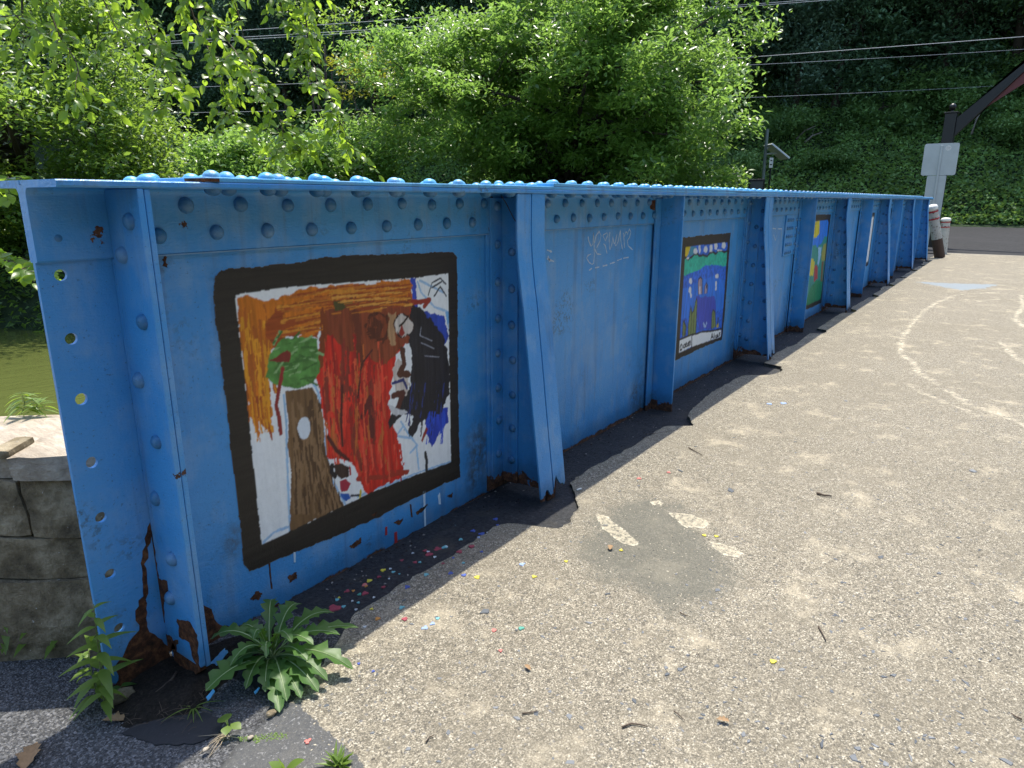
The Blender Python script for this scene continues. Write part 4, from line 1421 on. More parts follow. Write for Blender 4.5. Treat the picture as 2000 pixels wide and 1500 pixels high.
# ------------------------------------------------------------------ sign, gateway, bollards, poles
def frame(P, facing):
    """returns fn(local right, local out, up) -> world, facing = horizontal direction the face looks"""
    f_ = np.array([facing[0], facing[1]], float)
    f_ /= np.linalg.norm(f_)
    r = np.array([-f_[1], f_[0]])
    return lambda a, b, z: (P[0] + r[0] * a + f_[0] * b, P[1] + r[1] * a + f_[1] * b, z)


def rrect(cx, cz, w, h, r, n=5):
    pts = []
    for sx, sz, a0 in ((1, 1, 0), (-1, 1, 90), (-1, -1, 180), (1, -1, 270)):
        for k in range(n):
            a = R_(a0 + 90 * k / (n - 1))
            pts.append((cx + sx * (w / 2 - r) + r * math.cos(a), cz + sz * (h / 2 - r) + r * math.sin(a)))
    return pts


# sign seen from behind
SD = 26.2
sp_ = at_dist(1831, 345, SD)
tl, tr, bl, br = [at_dist(u, v, SD) for u, v in ((1808, 281), (1861, 280), (1802, 343), (1853, 344))]
base = np.array([sp_[0], sp_[1], -0.16])
sign = empty('road_sign', tuple(base), 'grey back of a rectangular traffic sign above a narrower plate, beyond girder end', 'road sign')
fr = frame(base, -base[:2])
wS, hS = 0.93, tl[2] - bl[2]
zc = (tl[2] + bl[2]) / 2
pp = rrect(0, zc, wS, hS, 0.06)
mb = MB()
mb.prism([fr(a, 0.012, z) for a, z in pp], [fr(a, 0.0, z) for a, z in pp])
mb.build('sign_plate', M['galv'], sign)
z0, z1 = at_dist(1825, 440, SD)[2] - 0.1, bl[2] - 0.01
mb = MB()
pp = rrect(0.10 - 0.12, (z0 + z1) / 2, 0.52, z1 - z0, 0.03)
mb.prism([fr(a, 0.012, z) for a, z in pp], [fr(a, 0.0, z) for a, z in pp])
mb.build('lower_plate', M['galv'], sign)
mb = MB()
A = [(-0.03, 0.016), (0.03, 0.016), (0.03, 0.055), (-0.03, 0.055)]
mb.prism([fr(a, b, -0.2) for a, b in A], [fr(a, b, tl[2] - 0.06) for a, b in A])
mb.build('sign_post', M['galv'], sign, bevel=0.006)
M['white'] = mat_plain('white_paint', (0.72, 0.71, 0.67), 0.5, 0.12, 9)
pc = at_dist(1852.5, 289, SD)
ac = -((pc[:2] - base[:2]) @ np.array([-fr(1, 0, 0)[0] + base[0], -fr(1, 0, 0)[1] + base[1]]))
mb = MB()
mb.prism([fr(ac + 0.075 * math.cos(t), 0.014, pc[2] + 0.075 * math.sin(t)) for t in np.linspace(0, 6.28, 17)[:-1]], [fr(ac + 0.075 * math.cos(t), 0.012, pc[2] + 0.075 * math.sin(t)) for t in np.linspace(0, 6.28, 17)[:-1]])
st_ = mb.build('sticker', M['white'], sign)
mb = MB()
for r0, r1 in ((0.052, 0.058), (0.022, 0.034)):
    T = np.linspace(0, 6.28, 20)
    vs = [fr(ac + r * math.cos(t), 0.0148, pc[2] + r * math.sin(t) * (1 if r > 0.05 else 0.6)) for r in (r0, r1) for t in T]
    mb.add(vs, [(i, i + 1, 20 + i + 1, 20 + i) for i in range(19)])
mb.build('sticker_print', M['black'], st_)

# gateway post with rising arm and red panel
GD_ = 27.6
gp = at_dist(1857, 235, GD_)
gz = np.array([gp[0], gp[1], -0.16])
gate = empty('gateway_arch', tuple(gz), 'black gateway post with ball finial and rising arm carrying a dark red panel', 'gateway')
yaw_g = np.array([-1.0, 0.05])
fr = frame(gz, yaw_g)      # local right axis points to -y (across the road)
zt = at_dist(1857, 222, GD_)[2]
mb = MB()
hw = 0.14
mb.prism([fr(a, b, -0.3) for a, b in ((-hw * 0.9, -hw * 0.9), (hw * 0.9, -hw * 0.9), (hw * 0.9, hw * 0.9), (-hw * 0.9, hw * 0.9))], [fr(a, b, 2.15) for a, b in ((-hw * 0.9, -hw * 0.9), (hw * 0.9, -hw * 0.9), (hw * 0.9, hw * 0.9), (-hw * 0.9, hw * 0.9))])
mb.build('post', M['black'], gate, bevel=0.01)
mb = MB()
mb.prism([fr(a, b, 2.152) for a, b in ((-0.165, -0.165), (0.165, -0.165), (0.165, 0.165), (-0.165, 0.165))], [fr(a, b, zt) for a, b in ((-0.165, -0.165), (0.165, -0.165), (0.165, 0.165), (-0.165, 0.165))])
mb.build('post_head', M['black'], gate, bevel=0.01)
mb = MB()
mb.prism([fr(a, b, zt + 0.002) for a, b in ((-0.20, -0.20), (0.20, -0.20), (0.20, 0.20), (-0.20, 0.20))], [fr(a, b, zt + 0.04) for a, b in ((-0.20, -0.20), (0.20, -0.20), (0.20, 0.20), (-0.20, 0.20))])
mb.build('post_cap', M['black'], gate, bevel=0.008)
mb = MB()
prof = [(0.05, 0.0), (0.05, 0.03), (0.035, 0.06), (0.075, 0.08), (0.11, 0.14), (0.10, 0.20), (0.06, 0.25), (0.0, 0.27)]
n = 14
vs = [fr(r * math.cos(2 * math.pi * k / n), r * math.sin(2 * math.pi * k / n), zt + 0.042 + z) for r, z in prof for k in range(n)]
mb.add(vs, [(i * n + k, i * n + (k + 1) % n, (i + 1) * n + (k + 1) % n, (i + 1) * n + k) for i in range(len(prof) - 1) for k in range(n)])
mb.build('ball_finial', M['black'], gate, sm=True)
a0t, a1t = on_x(1876, 225, gz[0]), on_x(2000, 124, gz[0])
a0b, a1b = on_x(1868, 263, gz[0]), on_x(2000, 141, gz[0])
span = 5.2


def arm_pt(a, b, y):
    return b[2] + (a[2] - b[2]) * (y - b[1]) / (a[1] - b[1])


yA, yE = gz[1] - 0.16, gz[1] - span
mb = MB()
top = [(y, arm_pt(a0t, a1t, y)) for y in (yA, yE)]
bot = [(y, arm_pt(a0b, a1b, y)) for y in (yE, yA)]
pl = top + bot
mb.prism([(gz[0] - 0.12, y, z) for y, z in pl], [(gz[0] + 0.12, y, z) for y, z in pl])
mb.build('arch_arm', M['black'], gate, bevel=0.01)
M['darkred'] = mat_plain('dark_red_panel', (0.11, 0.022, 0.022), 0.45, 0.15)
r0, r1 = on_x(1926, 211, gz[0]), on_x(2000, 164, gz[0])
mb = MB()
pl = [(r0[1], arm_pt(a0b, a1b, r0[1]) - 0.0), (yE, arm_pt(a0b, a1b, yE)), (yE, arm_pt(r0, r1, yE) if False else r0[2] + (r1[2] - r0[2]) / (r1[1] - r0[1]) * (yE - r0[1]))]
mb.prism([(gz[0] - 0.03, y, z - 0.003) for y, z in pl], [(gz[0] + 0.03, y, z - 0.003) for y, z in pl])
mb.build('red_panel', M['darkred'], gate)

# bollards
g = Mat('scuffed_white_paint')
sc = g.step(g.noise(14, 6, 0.7), 0.56, 0.62)
c = g.mix(sc, g.mix(g.noise(5, 4), (0.34, 0.32, 0.27), (0.52, 0.50, 0.44)), (0.08, 0.05, 0.03))
M['boll'] = g.done(g.bsdf(c, 0.6, g.bump(g.noise(60, 4), 0.2, 0.01), 0.4))
M['redband'] = mat_plain('red_reflective_band', (0.36, 0.02, 0.03), 0.4, 0.15)
M['brown'] = mat_plain('brown_rusted_steel', (0.075, 0.045, 0.030), 0.85, 0.3, 8, 0.4, 40)
M['clearwhite'] = mat_plain('white_plastic', (0.66, 0.66, 0.62), 0.35, 0.05)


def pipe(mb, p0, p1, r, n=18, cap=True):
    mb.tube([p0, p1], r, n, cap)


def bollard(base, top, r, label, brown):
    base, top = np.array(base), np.array(top)
    b = empty('bollard', tuple(base), label, 'bollard', 'white bollards at the girder end')
    L = lambda t: base + (top - base) * t
    mb = MB()
    pipe(mb, L(0.36 if brown else 0), L(0.90), r)
    body = mb.build('post', M['boll'], b, sm=False)
    if brown:
        mb = MB()
        pipe(mb, L(0), L(0.359), r * 1.03)
        mb.build('bare_foot', M['brown'], b)
    mb = MB()
    ax = (top - base)
    ax = ax / np.linalg.norm(ax)
    mb.tube([L(0.90), L(0.905), L(0.955), L(0.985), L(1.0), L(1.003)], [r, r * 1.12, r * 1.12, r * 0.95, r * 0.55, 0.004], 20)
    mb.build('cap', M['clearwhite'], b, sm=True)
    for t in (0.875, 0.74):
        mb = MB()
        pipe(mb, L(t - 0.012), L(t + 0.014), r * 1.06)
        mb.build('red_band', M['redband'], b)
    return b


b0 = on_x(1835.5, 503, 21.95)
bollard(b0, on_x(1819.5, 400, 21.72), 0.125, 'white bollard with red bands and bare brown foot, leaning against the girder end', True)
b1 = on_x(1840, 496, 23.9)
bollard(b1, at_dist(1848, 425, math.hypot(b1[0], b1[1])), 0.118, 'upright white bollard with domed cap and red bands beside the road edge', False)

# solar panel pole, thin pole with small sign, dark cabinet
pd = 27.0
pb = polar(1486, pd, -0.5)
sol_ = empty('solar_panel_pole', tuple(pb), 'slim grey pole with a tilted solar panel at the edge of the big tree', 'pole')
ptop = at_dist(1499, 252, pd)
mb = MB()
mb.tube([(ptop[0], ptop[1], -0.5), (ptop[0], ptop[1], ptop[2])], 0.055, 10)
pole_m = mb.build('pole', mat_plain('grey_green_steel', (0.12, 0.15, 0.14), 0.5), sol_)
q0, q1 = at_dist(1501, 281, pd), at_dist(1535, 309, pd)
dirp = q1 - q0
side = np.cross(dirp, RGT)
dep = np.array([FWD[0], FWD[1], 0])
dep /= np.linalg.norm(dep)
nrm = np.cross(dirp, dep)
nrm /= np.linalg.norm(nrm)
if nrm[2] < 0: nrm = -nrm
mb = MB()
A = [q0 - dep * 0.4, q1 - dep * 0.4, q1 + dep * 0.4, q0 + dep * 0.4]
mb.prism([tuple(p - nrm * 0.06) for p in A], [tuple(p) for p in A])
pan = mb.build('solar_panel', M['galv'], sol_, bevel=0.01)
mb = MB()
A2 = [q0 + dirp * 0.05 - dep * 0.36, q1 - dirp * 0.05 - dep * 0.36, q1 - dirp * 0.05 + dep * 0.36, q0 + dirp * 0.05 + dep * 0.36]
mb.prism([tuple(p + nrm * 0.001) for p in A2], [tuple(p + nrm * 0.006) for p in A2])
mb.build('solar_cells', mat_plain('solar_cells', (0.01, 0.012, 0.03), 0.15), pan)
mb = MB()
mb.tube([at_dist(1497, 301, pd), at_dist(1518, 299, pd)], 0.03, 6)
mb.tube([at_dist(1497, 290, pd), at_dist(1506, 286, pd)], 0.03, 6)
mb.build('bracket', M['galv'], sol_)
pb = at_dist(1506, 320, pd + 1.2)
tp = empty('marker_pole', (pb[0], pb[1], -0.5), 'thin dark pole topped by a small white notice beside the solar pole', 'pole')
mb = MB()
mb.tube([(pb[0], pb[1], -0.5), (pb[0], pb[1], at_dist(1507, 306, pd + 1.2)[2])], 0.03, 8)
mb.build('pole', M['black'], tp)
za, zb = at_dist(1507, 328, pd + 1.2)[2], at_dist(1507, 308, pd + 1.2)[2]
fr = frame(pb, -pb[:2])
mb = MB()
mb.prism([fr(a, 0.05, z) for a, z in rrect(0, (za + zb) / 2, 0.13, zb - za, 0.02)], [fr(a, 0.035, z) for a, z in rrect(0, (za + zb) / 2, 0.13, zb - za, 0.02)])
nb = mb.build('notice', M['white'], tp)
mb = MB()
for z in (za + 0.1, (za + zb) / 2 + 0.06):
    mb.prism([fr(a, 0.052, z + h_) for a, h_ in ((-0.035, 0), (0.035, 0), (0.035, 0.035), (-0.035, 0.035))], [fr(a, 0.051, z + h_) for a, h_ in ((-0.035, 0), (0.035, 0), (0.035, 0.035), (-0.035, 0.035))])
mb.build('notice_print', M['black'], nb)
cb = polar(1475, pd - 1.0, -0.5)
ztc = at_dist(1475, 350, pd - 1.0)[2]
cab = empty('equipment_cabinet', tuple(cb), 'dark equipment cabinet behind the girder at the solar pole foot', 'cabinet')
fr = frame(cb, -cb[:2])
mb = MB()
A = ((-0.26, -0.2), (0.26, -0.2), (0.26, 0.2), (-0.26, 0.2))
mb.prism([fr(a, b, -0.5) for a, b in A], [fr(a, b, ztc) for a, b in A])
cabb = mb.build('cabinet_body', M['black'], cab, bevel=0.02)
mb = MB()
A = ((-0.20, 0.201), (0.20, 0.201), (0.20, 0.215), (-0.20, 0.215))
mb.prism([fr(a, b, -0.2) for a, b in A], [fr(a, b, ztc - 0.08) for a, b in A])
mb.build('door_panel', mat_plain('cabinet_grey', (0.06, 0.065, 0.065), 0.5), cabb)

# power lines strung across in front of the hill
WIRES = [((161, 80), (750, 41), 'uppermost of the power lines above the branches at left'), ((165, 90), (760, 57), 'second power line from the top at left'), ((200, 93), (780, 60), 'third power line from the top at left'),
         ((330, 172), (720, 159), 'single power line running behind the hanging branches, crossing mid-height'), ((341, 221), (440, 219), 'lowest faint power line, passing behind the big tree'), ((1545, 106), (2000, 72), 'bright power line above the gateway at upper right')]
M['wire'] = mat_plain('bare_aluminium_cable', (0.30, 0.32, 0.34), 0.6, 0.05)
for a, b, lab in WIRES:
    dst = 33.0
    slope_px = (b[1] - a[1]) / (b[0] - a[0])
    ua, ub = (-150, 2150) if a[0] < 1000 else (900, 2200)
    # straight run through the two sighted points in a vertical plane across the valley
    pa, pb_ = at_dist(a[0], a[1], dst), at_dist(b[0], b[1], dst)
    dv = pb_ - pa
    Lw = np.linalg.norm(dv)
    e0, e1 = (-10, 90) if a[0] < 1000 else (-22, 34)
    pts = []
    for t in np.linspace(e0, e1, 24):
        p = pa + dv / Lw * t
        pts.append((p[0], p[1], p[2] + 0.0003 * (t - 3) ** 2))
    mb = MB()
    mb.tube(pts, 0.009 if lab.startswith(('lowest', 'single')) else 0.012, 5)
    tag(mb.build('power_line', M['wire']), lab, 'power line', 'power lines across the valley')

# ------------------------------------------------------------------ trees
M['leaf_bright'] = mat_leaf('leaf_sunny_green', (0.050, 0.112, 0.022), (0.120, 0.215, 0.042), 0.46, (0.34, 0.56, 0.10), 0.33, 0.6)
M['leaf_mid'] = mat_leaf('leaf_mid_green', (0.040, 0.090, 0.022), (0.085, 0.155, 0.036), 0.45, (0.36, 0.55, 0.07), 0.35, 0.6)
M['leaf_dark'] = mat_leaf('leaf_dark_green', (0.046, 0.105, 0.058), (0.105, 0.19, 0.095), 0.32, (0.12, 0.24, 0.08), 0.45, 0.4)
M['leaf_near'] = mat_leaf('leaf_near_green', (0.045, 0.10, 0.016), (0.10, 0.17, 0.025), 0.52, (0.50, 0.74, 0.06), 0.34, 0.5, 0.0)
M['leaf_blue'] = mat_leaf('leaf_blue_green', (0.058, 0.112, 0.078), (0.12, 0.20, 0.13), 0.30, (0.12, 0.22, 0.10), 0.5, 0.4)
M['leaf_hill'] = mat_leaf('leaf_hill_green', (0.058, 0.13, 0.044), (0.13, 0.23, 0.070), 0.34, (0.20, 0.36, 0.07), 0.5, 0.4)
M['leaf_ivy'] = mat_leaf('leaf_ivy_green', (0.050, 0.115, 0.034), (0.125, 0.225, 0.060), 0.36, (0.26, 0.42, 0.07), 0.5, 0.35, 0.6)
M['leaf_yellow'] = mat_leaf('leaf_yellow_green', (0.10, 0.13, 0.02), (0.20, 0.21, 0.03), 0.45, (0.42, 0.44, 0.04))


def leaf_cards(Cs, size, rng, ratio=0.42, droop=0.35, upness=0.75):
    """pointed leaves (two triangles folded along the midrib) at centres Cs"""
    N = len(Cs)
    a = rng.uniform(0, 2 * math.pi, N)
    d = np.column_stack([np.cos(a), np.sin(a), rng.normal(-droop, 0.45, N)])
    d /= np.linalg.norm(d, axis=1)[:, None]
    up = rng.normal(0, 1, (N, 3)) * (1 - upness) + np.array([0, 0, upness])
    s = np.cross(d, up)
    s /= np.linalg.norm(s, axis=1)[:, None] + 1e-9
    nn = np.cross(s, d)
    L = (size * rng.uniform(0.65, 1.35, N))[:, None]
    w = L * ratio * 0.5
    base = Cs - d * L * 0.5
    tip = Cs + d * L * 0.5 - nn * L * 0.08
    mid = Cs - d * L * 0.06
    V = np.stack([base, mid + s * w + nn * w * 0.25, tip, mid - s * w + nn * w * 0.25], 1).reshape(-1, 3)
    i = np.arange(N) * 4
    F = np.concatenate([np.stack([i, i + 1, i + 2], -1), np.stack([i, i + 2, i + 3], -1)])
    return V, F


def crown_points(rng, rad, nlobe, nclump, nleaf, spread, flat=0.55, hollow=0.55, low=-1.0):
    rad = np.array(rad, float)
    lob = []
    while len(lob) < nlobe:
        p = rng.normal(0, 1, 3)
        p /= np.linalg.norm(p)
        if p[2] < low: continue
        lob.append(p * rng.uniform(hollow, 0.86))
    lob = np.array(lob)
    k = rng.integers(0, nlobe, nclump)
    cl = lob[k] + rng.normal(0, 0.17, (nclump, 3))
    cl *= rad
    j = np.repeat(np.arange(nclump), nleaf)
    off = rng.normal(0, 1, (len(j), 3)) * spread * np.array([1, 1, flat]) * rng.uniform(0.6, 1.3, nclump)[j][:, None]
    return lob * rad, cl, cl[j] + off


def make_tree(name, base, cz, rad, nlobe, nclump, nleaf, leaf, spread, mat, label, group=None, seed=0, trunk_r=0.25, shift=(0, 0), ratio=0.42, hollow=0.55, cat='tree', barkmat=None, low=-1.0, droop=0.35, limbs=True):
    r = np.random.default_rng(seed)
    t = empty(name, tuple(base), label, cat, group)
    lob, cl, pts = crown_points(r, rad, nlobe, nclump, nleaf, spread, hollow=hollow, low=low)
    off = np.array([shift[0], shift[1], cz])
    V, F = leaf_cards(pts + off, leaf, r, ratio, droop)
    link('crown', np_mesh('crown', V, F), t, mat, local=True)
    mb = MB()
    top = cz + rad[2] * 0.25
    tp = [np.array([shift[0] * q + 0.25 * math.sin(q * 5 + seed), shift[1] * q + 0.25 * math.cos(q * 4 + seed), -0.6 + (top + 0.6) * q]) for q in np.linspace(0, 1, 7)]
    tp[0][:2] = 0
    mb.tube(tp, [trunk_r * (1.25 if i == 0 else 1 - 0.12 * i) for i in range(7)], 8)
    for q in lob:
        s = tp[r.integers(2, 6)]
        e = q + off
        m1 = s + (e - s) * 0.45 + np.array([0, 0, 0.08 * np.linalg.norm(e - s)]) + r.normal(0, 0.15, 3)
        mb.tube([s, m1, e], [trunk_r * 0.42, trunk_r * 0.28, trunk_r * 0.10], 6)
    if limbs:
        for q in cl[:: max(1, len(cl) // 90)]:
            s = lob[np.argmin(np.linalg.norm(lob - q, axis=1))] + off
            mb.tube([s, (s + q + off) / 2 + r.normal(0, 0.1, 3), q + off], [trunk_r * 0.10, trunk_r * 0.07, trunk_r * 0.03], 5)
    mb.build('trunk', barkmat or M['bark'], t, local=True, sm=True)
    return t


def copy_tree(t, loc, rz, sc, label=None):
    c = t.copy()
    C.objects.link(c)
    c.location = loc
    c.rotation_euler = (0, 0, rz)
    c.scale = (sc, sc, sc * 1.0)
    if label: c['label'] = label
    for ch in t.children:
        k = ch.copy()
        C.objects.link(k)
        k.parent = c
    return c


# the big sunlit tree on the far bank
p = polar(1105, 28.5)
make_tree('broadleaf_tree', (p[0], p[1], -0.5), 6.0, (7.1, 7.1, 6.8), 52, 900, 185, 0.21, 0.37, M['leaf_bright'], 'large sunlit broadleaf tree filling the centre behind the girder', seed=2, trunk_r=0.30, ratio=0.45, hollow=0.42)
# tree at left across the water
p = polar(60, 34)
make_tree('broadleaf_tree', (p[0], p[1], -1.2), 5.4, (6.6, 6.6, 6.0), 26, 420, 150, 0.22, 0.55, M['leaf_mid'], 'dense small-leaved tree on the far bank at the left edge', seed=7, trunk_r=0.35, ratio=0.5)
# bushes and young trees along the far bank
p = polar(470, 27.0)
make_tree('young_tree', (p[0], p[1], -1.3), 3.0, (1.7, 1.7, 2.4), 12, 110, 90, 0.20, 0.32, M['leaf_bright'], 'small bright bushy tree between the two hanging branch sprays', seed=11, trunk_r=0.08, ratio=0.5)
p = polar(700, 27.5)
make_tree('young_tree', (p[0], p[1], -1.0), 2.6, (2.3, 2.3, 2.7), 14, 150, 90, 0.22, 0.40, M['leaf_bright'], 'sunlit leafy sapling merging into the left side of the big tree', seed=13, trunk_r=0.10)
p = polar(590, 33)
make_tree('young_tree', (p[0], p[1], -1.0), 2.6, (2.4, 2.4, 2.5), 14, 110, 80, 0.26, 0.40, M['leaf_dark'], 'grey-green shaded sapling behind the hanging branches', seed=14, trunk_r=0.10)
p = polar(745, 33)
make_tree('young_tree', (p[0], p[1], -0.8), 7.0, (1.8, 1.8, 2.2), 8, 34, 60, 0.24, 0.35, M['leaf_yellow'], 'thin tree with a slim dark trunk and sparse yellow-green leaves', seed=15, trunk_r=0.13)
p = polar(650, 37)
make_tree('bare_tree', (p[0], p[1], -0.5), 8.0, (2.2, 2.2, 4.0), 9, 30, 30, 0.22, 0.35, M['leaf_mid'], 'nearly bare forked tree standing before the dark wood', seed=16, trunk_r=0.14)
p = polar(250, 40)
make_tree('shrub', (p[0], p[1], -1.0), 1.4, (3.0, 3.0, 1.9), 12, 110, 80, 0.24, 0.40, M['leaf_mid'], 'low rounded shrub on the far bank just above the rivets', seed=18, trunk_r=0.08, cat='shrub')
p = polar(560, 29)
make_tree('shrub', (p[0], p[1], -1.0), 1.0, (2.0, 2.0, 1.6), 10, 80, 80, 0.20, 0.32, M['leaf_bright'], 'bright low shrub on the bank, its top showing over the girder', seed=19, trunk_r=0.06, cat='shrub')
p = polar(1330, 34)
make_tree('shrub', (p[0], p[1], -0.5), 1.2, (4.0, 4.0, 1.8), 14, 130, 90, 0.22, 0.42, M['leaf_mid'], 'wide low shrub beneath the right side of the big tree', seed=20, trunk_r=0.08, cat='shrub')

# wooded hillside: individual trees sharing four shapes
rng = np.random.default_rng(21)
LABS = ['dark green shaded tree in the dense wood on the hillside', 'blue-grey tinged tree in the dense wood on the hillside', 'fresher green tree in the dense wood on the hillside']
HMAT = ['leaf_dark', 'leaf_blue', 'leaf_hill']
HGRP = ['dark green trees of the wooded hillside', 'blue-grey trees of the wooded hillside', 'fresh green trees of the wooded hillside']
protos = []
for i in range(3):
    protos.append(make_tree('hillside_tree', (0, 0, 0), 9.5 + i * 0.8, (5.2, 5.2, 8.6), 34, 520, 90, 0.30, 0.70, M[HMAT[i]], LABS[i], HGRP[i], seed=40 + i, trunk_r=0.28, ratio=0.42, limbs=False))
spots = []
for row, (up, step) in enumerate(((11.5, 5.0), (16.5, 5.5), (23, 7.0), (31, 9.0))):
    y = -9.0
    while y < 106:
        yy_ = y + rng.uniform(-1.5, 1.5)
        uu = up + rng.uniform(-1.5, 1.5) + (2.5 if yy_ < 6 and row == 0 else 0)
        spots.append((float(foot_x(np.array(yy_)) + uu * (1 if yy_ < 5 else 1.06)), yy_, row))
        y += step
for i, (x, y, row) in enumerate(spots):
    z = float(terrain_z(np.array([x]), np.array([y]))[0]) - 0.3
    sc = rng.uniform(0.85, 1.25)
    if i < 3:
        t = protos[i]
        t.location, t.rotation_euler, t.scale = (x, y, z), (0, 0, rng.uniform(0, 6)), (sc, sc, sc)
    else:
        copy_tree(protos[rng.choice(3, p=[0.45, 0.30, 0.25])], (x, y, z), rng.uniform(0, 6.28), sc)

# shrubs and dead wood on the slope
p0 = None
SHL = 'leafy shrub rising from the creepers on the slope above the road'
for i, (up, y, sc) in enumerate(((9.0, 14.5, 1.1), (11.0, 8.5, 1.3), (6.0, 11.0, 0.8), (10.5, 3.0, 1.2), (8.0, 0.2, 1.0), (12.5, 5.5, 1.5), (5.0, 17.0, 0.9), (12.0, -2.0, 1.4), (8.5, 20.0, 1.3))):
    x = float(foot_x(np.array(y))) + up
    z = float(terrain_z(np.array([x]), np.array([y]))[0])
    if p0 is None:
        p0 = make_tree('hillside_shrub', (x, y, z), 0.9, (2.1, 2.1, 1.5), 12, 110, 70, 0.26, 0.36, M['leaf_hill'], SHL, 'shrubs on the slope above the road', seed=66, trunk_r=0.06, cat='shrub', limbs=False)
    else:
        copy_tree(p0, (x, y, z), rng.uniform(0, 6.28), sc)
M['deadwood'] = mat_plain('grey_dead_wood', (0.16, 0.145, 0.12), 0.9, 0.3, 6, 0.4, 30)
for a, b, lab in (((1555, 272), (1592, 246), 'pale dead branch leaning on the dark slope right of the big tree'), ((1572, 278), (1606, 258), 'lower dead branch on the slope, parallel to the pale one'), ((1898, 262), (1925, 205), 'thin leaning sapling stem under the gateway arm')):
    pa, pb_ = at_dist(a[0], a[1], 57.0), at_dist(b[0], b[1], 57.8)
    mb = MB()
    md = (pa + pb_) / 2 + np.array([0, 0.12, 0.10])
    mb.tube([pa, md, pb_], [0.085, 0.06, 0.03], 6)
    mb.tube([md, md + (pb_ - pa) * 0.3 + np.array([0, 0.25, 0.35])], [0.035, 0.012], 5)
    tag(mb.build('dead_branch', M['deadwood'], sm=True), lab, 'branch')

# ivy and undergrowth on the slope
N = 190000
yy_ = rng.uniform(-8, 70, N)
uu = np.abs(rng.uniform(-0.6, 18, N))
xx_ = foot_x(yy_) + uu * np.where(yy_ < 5, 1, 1.06)
P2 = np.stack([xx_, yy_], -1)
zz_ = terrain_z(xx_, yy_) + 0.10 + np.abs(rng.normal(0, 0.40, N)) * (0.15 + 3.0 * fbm(P2, 0.6, 33) ** 3)
Cs = np.column_stack([xx_, yy_, zz_])
V, F = leaf_cards(Cs, 0.235, rng, 0.62, 0.3, 0.55)
o = link('undergrowth', np_mesh('undergrowth', V, F), None, M['leaf_ivy'])
tag(o, 'low green creeper and undergrowth covering the slope above the road', None, None, 'stuff')
# added unseen leaf ring behind and right of the viewpoint, blocking skylight
N = 60000
an = rng.uniform(R_(178), R_(322), N)
dd_ = 17 + 9 * fbm(np.stack([an * 6, an * 0], -1), 1.0, 3) + np.abs(rng.normal(0, 1.6, N))
hh_ = rng.uniform(0, 1, N) * (8 + 10 * fbm(np.stack([an * 9, an * 0 + 7], -1), 1.0, 8))
V, F = leaf_cards(np.column_stack([dd_ * np.cos(an) - 2, dd_ * np.sin(an), hh_ - 1]), 0.95, rng, 0.5, 0.3, 0.5)
o = link('sky_block_leaves', np_mesh('sky_block_leaves', V, F), None, M['leaf_mid'])
tag(o, 'unseen leaf screen added to block skylight from the girder', None, None, 'stuff')
# bank undergrowth along the far river bank
N = 26000
yy_ = rng.uniform(5.5, 60, N)
xx_ = far_bank(yy_) + rng.uniform(-2.0, 4.5, N)
zz_ = terrain_z(xx_, yy_) + np.abs(rng.normal(0, 0.5, N))
V, F = leaf_cards(np.column_stack([xx_, yy_, zz_]), 0.26, rng, 0.5, 0.3, 0.6)
o = link('bank_undergrowth', np_mesh('bank_undergrowth', V, F), None, M['leaf_mid'])
tag(o, 'green undergrowth along the far river bank', None, None, 'stuff')


# ------------------------------------------------------------------ near overhanging tree with large leaves
def leaf_blade(L, W, n=5, fold=0.25, curl=0.25, teeth=0.0, shape='ovate', r=None):
    """leaf in local frame: x along, y across, z up; returns verts, faces"""
    ts = np.linspace(0, 1, n + 1)
    if shape == 'ovate':
        ws = np.sin(np.pi * ts ** 0.8) ** 0.9
    elif shape == 'lance':
        ws = np.sin(np.pi * ts ** 0.65) ** 1.1
    else:
        ws = np.sin(np.pi * ts)
    V, F = [], []
    for i, t in enumerate(ts):
        w = W * 0.5 * ws[i] + 0.0004
        if teeth and 0 < i < n: w *= 1 + teeth * (1 if i % 2 else -1)
        z = -curl * L * t * t
        V += [(L * t, w, z + fold * w), (L * t, 0, z), (L * t, -w, z + fold * w)]
    for i in range(n):
        a = 3 * i
        F += [(a, a + 1, a + 4, a + 3), (a + 1, a + 2, a + 5, a + 4)]
    return np.array(V), F


def place(V, p, d, up=(0, 0, 1)):
    d = np.array(d, float)
    d /= np.linalg.norm(d)
    y = np.cross(up, d)
    if np.linalg.norm(y) < 1e-3: y = np.array([0, 1.0, 0])
    y /= np.linalg.norm(y)
    z = np.cross(d, y)
    return np.array(p) + V[:, :1] * d + V[:, 1:2] * y + V[:, 2:3] * z


def bez3(a, b, c, t):
    return a * (1 - t) ** 2 + 2 * b * t * (1 - t) + c * t * t


